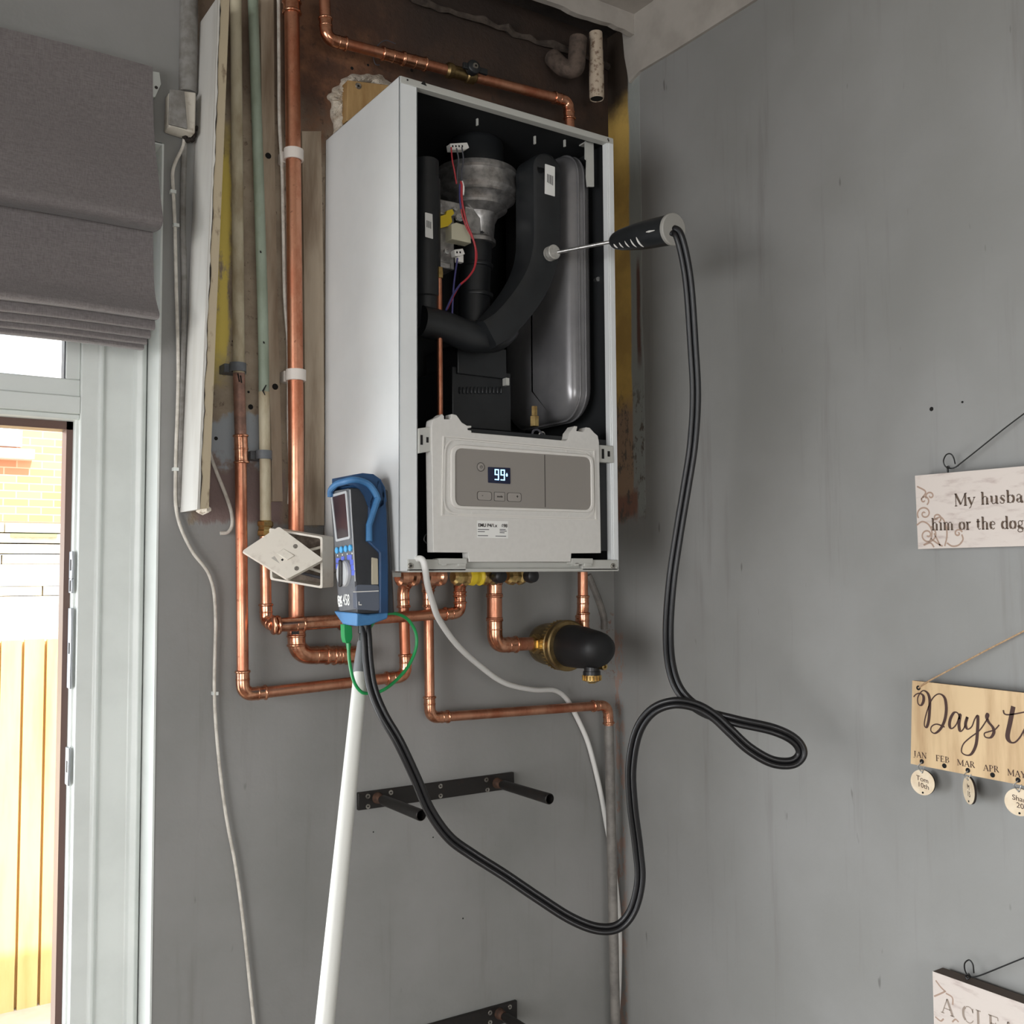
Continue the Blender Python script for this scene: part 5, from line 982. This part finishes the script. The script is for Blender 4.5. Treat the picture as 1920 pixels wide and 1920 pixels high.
def serif(bm, body, px0, px1, h, xplane, off, bold=1.0, total=None):
    """letters along the line px0 -> px1 (baseline in the photo's frame), cap height h, on the plane x = xplane"""
    adv = sum(SER[c][0]+.09 if c != ' ' else .42 for c in body) if total is None else total
    A0, A1 = U(*px0, 'x', xplane), U(*px1, 'x', xplane); ux = (A1-A0)/adv; h3 = h; x = 0
    for c in body:
        if c == ' ': x += .42; continue
        for k, pts in SER[c][1]:
            w = {'k': .135, 'n': .05, 's': .055}[k]*h3*bold; q = [A0+ux*(x+a)+V((0, 0, 1))*(b*h3) for a, b in pts]
            if len(q) > 3: q = catmull(q, 4)
            ribbon(bm, q, w, off)
        x += SER[c][0]+.09
def sign_panel(root, quad, xf_, th, m, me, name='board'):
    bm = BM(); P4 = [U(*q, 'x', xf_) for q in quad]
    slab(bm, P4, (th, 0, 0)); o = obj(name, bm, me, root)
    bm = BM(); slab(bm, [p+V((-.0006, 0, 0)) for p in P4], (.0006, 0, 0)); obj('printed_face', bm, m, root); return P4
def ext(p, q, L):      # carry the edge p->q (frame coordinates on the wall) on beyond the frame
    return (p[0]+(q[0]-p[0])*L, p[1]+(q[1]-p[1])*L)
def spiral(bm, c, r0, turns, a0, xp, w, off, sgn=1):
    pts = [U(c[0]+r0*(1-k/36)*math.cos(a0+sgn*2*math.pi*turns*k/36), c[1]+r0*(1-k/36)*math.sin(a0+sgn*2*math.pi*turns*k/36), 'x', xp) for k in range(34)]; ribbon(bm, pts, w, off)
OFF = (-.0009, 0, 0)
# sign 1
x1 = XR-.022
s1 = thing('hanging_sign', U(1722, 1029, 'x', x1), 'pale printed wooden sign reading My husba, hung from black wire, topmost on the right wall', 'sign', 'hanging signs')
sign_panel(s1, ((1716, 892), ext((1716, 892), (1920, 874), 1.9), ext((1722, 1029.5), (1920, 1024), 1.9), (1722, 1029.5)), x1, .010, SIGNP, SIGNEDGE)
bm = BM(); serif(bm, 'My husba', (1791, 949), (1922, 941), .0158, x1, OFF, 1.35); serif(bm, 'him or the dog', (1748, 994), (1923, 991), .0158, x1, OFF, 1.35); obj('lettering', bm, SIGNTXT, s1, smooth=0)
bm = BM(); o5 = (-.0007, 0, 0)
for c, r, t, a, sg in (((1734, 963), 14, 1.6, 2.5, 1), ((1740, 1003), 17, 1.7, -1.2, 1), ((1745, 930), 9, 1.2, 2.6, 1), ((1757, 971), 9, 1.3, 1.2, -1), ((1797, 1000), 8, 1.3, -.3, -1), ((1733, 938), 10, 1.2, 1.0, -1)): spiral(bm, c, r, t, a, x1, .0022, o5, sg)
for q in (((1750, 975), (1765, 970), (1774, 985), (1776, 1005), (1772, 1024)), ((1752, 1000), (1758, 1012), (1764, 1024)), ((1746, 1010), (1760, 1020), (1768, 1024)), ((1804, 1002), (1806, 1012), (1798, 1022), (1786, 1024), (1776, 1018)), ((1719, 985), (1730, 978), (1742, 984), (1748, 998), (1744, 1014), (1732, 1022)), ((1720, 912), (1736, 922), (1728, 936)), ((1733, 1022), (1745, 1018), (1752, 1026))):
    ribbon(bm, catmull([U(*k, 'x', x1) for k in q], 6), .0022, o5)
obj('swirl_print', bm, SWIRL, s1, smooth=0)
def hanger(root, q, x, m=WIREB, r=.0009, loop=True):
    bm = BM(); tube(bm, catmull([U(a, b, 'x', x+d) for a, b, d in q], 8), r, 8); obj('wire_hanger', bm, m, root)
xw = x1+.004
hanger(s1, ((1791, 870, 0), (1788, 858, -.004), (1782, 851, -.006), (1774, 853, -.004), (1769, 864, 0), (1772, 874, .002), (1778, 877, .003), (1786, 878, .002), (1797, 873, .001)), xw)
hanger(s1, ((1778, 886, .0), (1777, 880, 0), (1779, 875, -.001), (1776, 876, .001), (1778, 882, 0)), xw, r=.0012)
hanger(s1, ((1792, 876, .001), (1830, 846, .003), (1880, 806, .005), (1922, 774, .007), (2000, 714, .012)), xw)
# sign 2
x2 = XR-.024
s2 = thing('calendar_plaque', U(1709, 1430, 'x', x2), 'oak birthday plaque lettered Days t with months along its lower edge', 'sign', 'hanging signs')
P4 = sign_panel(s2, ((1711, 1276), ext((1711, 1276), (1920, 1299), 1.9), ext((1708, 1432), (1920, 1473), 1.9), (1708, 1432)), x2, .004, OAK, OAKEDGE)
Z5 = lambda zx, zy: (1680+zx/5.054, 1180+zy/5.054)
bm = BM()
def script_(pts, w0, w1, xp=x2):
    q = catmull([U(*Z5(*k), 'x', xp) for k in pts], 6); ws = []
    for i in range(len(q)):
        t = (q[min(i+1, len(q)-1)]-q[max(i-1, 0)]).normalized(); dn_ = max(0, -t.z); ws.append(w0+(w1-w0)*dn_**1.5)
    ribbon(bm, q, ws, OFF)
wl, wh = .0017, .0042
script_([(170, 640), (195, 615), (230, 606), (262, 630), (264, 680), (240, 720), (212, 700), (212, 640), (255, 582), (300, 600), (322, 660), (322, 760), (312, 870), (292, 928), (272, 905), (285, 820), (325, 700), (370, 632), (420, 612), (465, 650), (480, 740), (472, 830), (450, 900), (415, 955), (370, 985), (335, 962), (342, 920), (390, 898), (465, 925)], wl, wh)
script_([(608, 850), (590, 795), (555, 788), (522, 840), (510, 905), (530, 940), (575, 900), (612, 800), (600, 900), (612, 965), (645, 940), (668, 870), (680, 830), (662, 900), (682, 945), (722, 920), (750, 850), (778, 820), (776, 950), (762, 1090), (720, 1178), (670, 1192), (625, 1160), (640, 1090), (700, 1030), (790, 962), (850, 880), (882, 820), (872, 798), (862, 830), (882, 880), (922, 930), (930, 980), (900, 1025), (850, 1020), (842, 985), (880, 970), (940, 950), (982, 905)], wl, wh)
script_([(1115, 730), (1085, 880), (1060, 1010), (1085, 1065), (1130, 1070), (1180, 1020), (1225, 940), (1260, 900), (1290, 940), (1270, 1020), (1230, 1030), (1222, 970), (1260, 900)], .002, .006); script_([(1020, 765), (1032, 800), (1080, 808), (1213, 785), (1250, 770)], wl, .002)
for b_, a, c in (('JAN', (168, 1203), (298, 1228)), ('FEB', (382, 1244), (515, 1268)), ('MAR', (585, 1285), (757, 1314)), ('APR', (830, 1336), (985, 1356)), ('MAY', (1062, 1380), (1240, 1412))): serif(bm, b_, Z5(*a), Z5(*c), .0074, x2, OFF, 1.3)
obj('lettering', bm, BURNT, s2, smooth=0)
for a in ((213, 555), (246, 1252), (459, 1293), (682, 1336), (916, 1380), (1158, 1428)):
    bm = BM(); lathe(bm, U(*Z5(*a), 'x', x2-.0005), (-1, 0, 0), [(0, .0032), (.0006, .0031)], 14); obj('hole', bm, HOLE, s2)
hanger(s2, ((1722, 1290, -.001), (1730, 1284, -.002), (1745, 1275, -.001), (1790, 1251, .006), (1850, 1219, .012), (1922, 1182, .018), (2010, 1135, .021)), x2, TWINE, .0011)
def disc(c, w, h, yaw, hole, words, label):
    ctr = U(*c, 'x', x2+.001); n_ = V((-math.cos(yaw), math.sin(yaw), 0)); t = thing('birthday_disc', ctr+V((0, 0, -h/2)), label, 'disc', 'birthday discs'); sx_ = V((0, 0, 1)).cross(n_)*-1; 
    bm = BM(); lp = [ctr+sx_*(math.cos(2*math.pi*k/32)*h/2)+V((0, 0, 1))*(math.sin(2*math.pi*k/32)*h/2) for k in range(32)]; slab(bm, lp, -n_*.0028); obj('edge', bm, DISCEDGE, t)
    bm = BM(); slab(bm, [p+n_*.0004 for p in lp], -n_*.0004); fc_ = obj('face', bm, DISC, t)
    for s in (1, -1):
        bm = BM(); lathe(bm, ctr+V((0, 0, s*h*.40))+n_*.0004, n_, [(0, .0014), (.0004, .0013)], 10); obj('hole', bm, HOLE, fc_)
    right = V((0, 0, 1)).cross(n_)
    for i, wd in enumerate(words): obj('handwriting', text_bm(wd, h*.27, ctr+n_*.0006+V((0, 0, .0012-i*h*.25))+right*(-.0 if i == 0 else .001), right+V((0, 0, -.18)), V((0, 0, 1)), 'CENTER', .0002, .0), SWIRL if False else BURNT, fc_, smooth=0)
    bm = BM(); top_ = U(*hole, 'x', x2-.001); a = ctr+V((0, 0, h*.40)); tube(bm, catmull([top_+V((0, 0, 0)), top_+V((-.002, .004, -.005)), (top_+a)/2+V((-.003, .004, 0)), a+n_*.001, (top_+a)/2+V((-.001, -.004, .001)), top_+V((.002, -.004, -.004)), top_+V((.001, 0, 0))], 6), .0006, 8); obj('split_ring', bm, ZINC, t)
disc((1730, 1467), .03, .0335, -.12, Z5(246, 1256), ('Tom', '10th'), 'round wooden disc hanging below JAN on the oak plaque')
disc((1816.5, 1482), .03, .0345, .60, Z5(682, 1340), ('M', '15'), 'round wooden disc hanging edge turned below MAR on the oak plaque')
disc((1911, 1504), .03, .0335, -.3, Z5(1158, 1432), ('Shar', '20'), 'round wooden disc hanging below MAY on the oak plaque')
# sign 3
x3 = XR-.03
s3 = thing('hanging_sign', U(1750, 1930, 'x', x3), 'pale printed wooden sign reading A CLEA, lowest on the right wall, hung from black wire', 'sign', 'hanging signs')
sign_panel(s3, ((1749, 1821), ext((1749, 1821), (1920, 1882), 1.8), (2060, 2110), (1754, 2010)), x3, .022, SIGNP, SIGNEDGE)
bm = BM(); serif(bm, 'A CLEA', (1765, 1897), (1908, 1952), .0192, x3, OFF, 1.15); obj('lettering', bm, SIGNPALE, s3, smooth=0)
bm = BM()
for q in (((1752, 1868), (1766, 1862), (1774, 1858)), ((1754, 1906), (1764, 1914), (1770, 1910)), ((1774, 1862), (1786, 1870), (1787, 1884)), ((1755, 1838), (1764, 1850), (1772, 1858)), ((1786, 1916), (1792, 1911), (1798, 1916))): ribbon(bm, catmull([U(*k, 'x', x3) for k in q], 5), .002, o5)
obj('swirl_print', bm, SWIRL, s3, smooth=0)
xw = x3+.010
hanger(s3, ((1826, 1824, -.004), (1824, 1808, -.006), (1817, 1800, -.006), (1809, 1806, -.004), (1809, 1818, 0), (1814, 1828, .002), (1822, 1832, .002), (1830, 1831, .002)), xw)
hanger(s3, ((1813, 1836, 0), (1811, 1830, 0), (1816, 1826, -.001), (1818, 1832, .001), (1814, 1836, 0)), xw, r=.0012)
hanger(s3, ((1824, 1832, .002), (1840, 1828, .002), (1880, 1812, .002), (1922, 1795, .002), (2000, 1764, .004)), xw)
for q, r in (((1747, 767), .003), ((1805, 754), .0016)):
    bm = BM(); lathe(bm, U(*q, 'x', XR+.0005), (-1, 0, 0), [(0, r), (.001, r*.95)], 12); tag(obj('screw_hole', bm, HOLE), 'small dark screw hole in the right wall, ' + ('the larger left one' if r > .002 else 'the tiny right one') + ' above the topmost sign', 'hole')
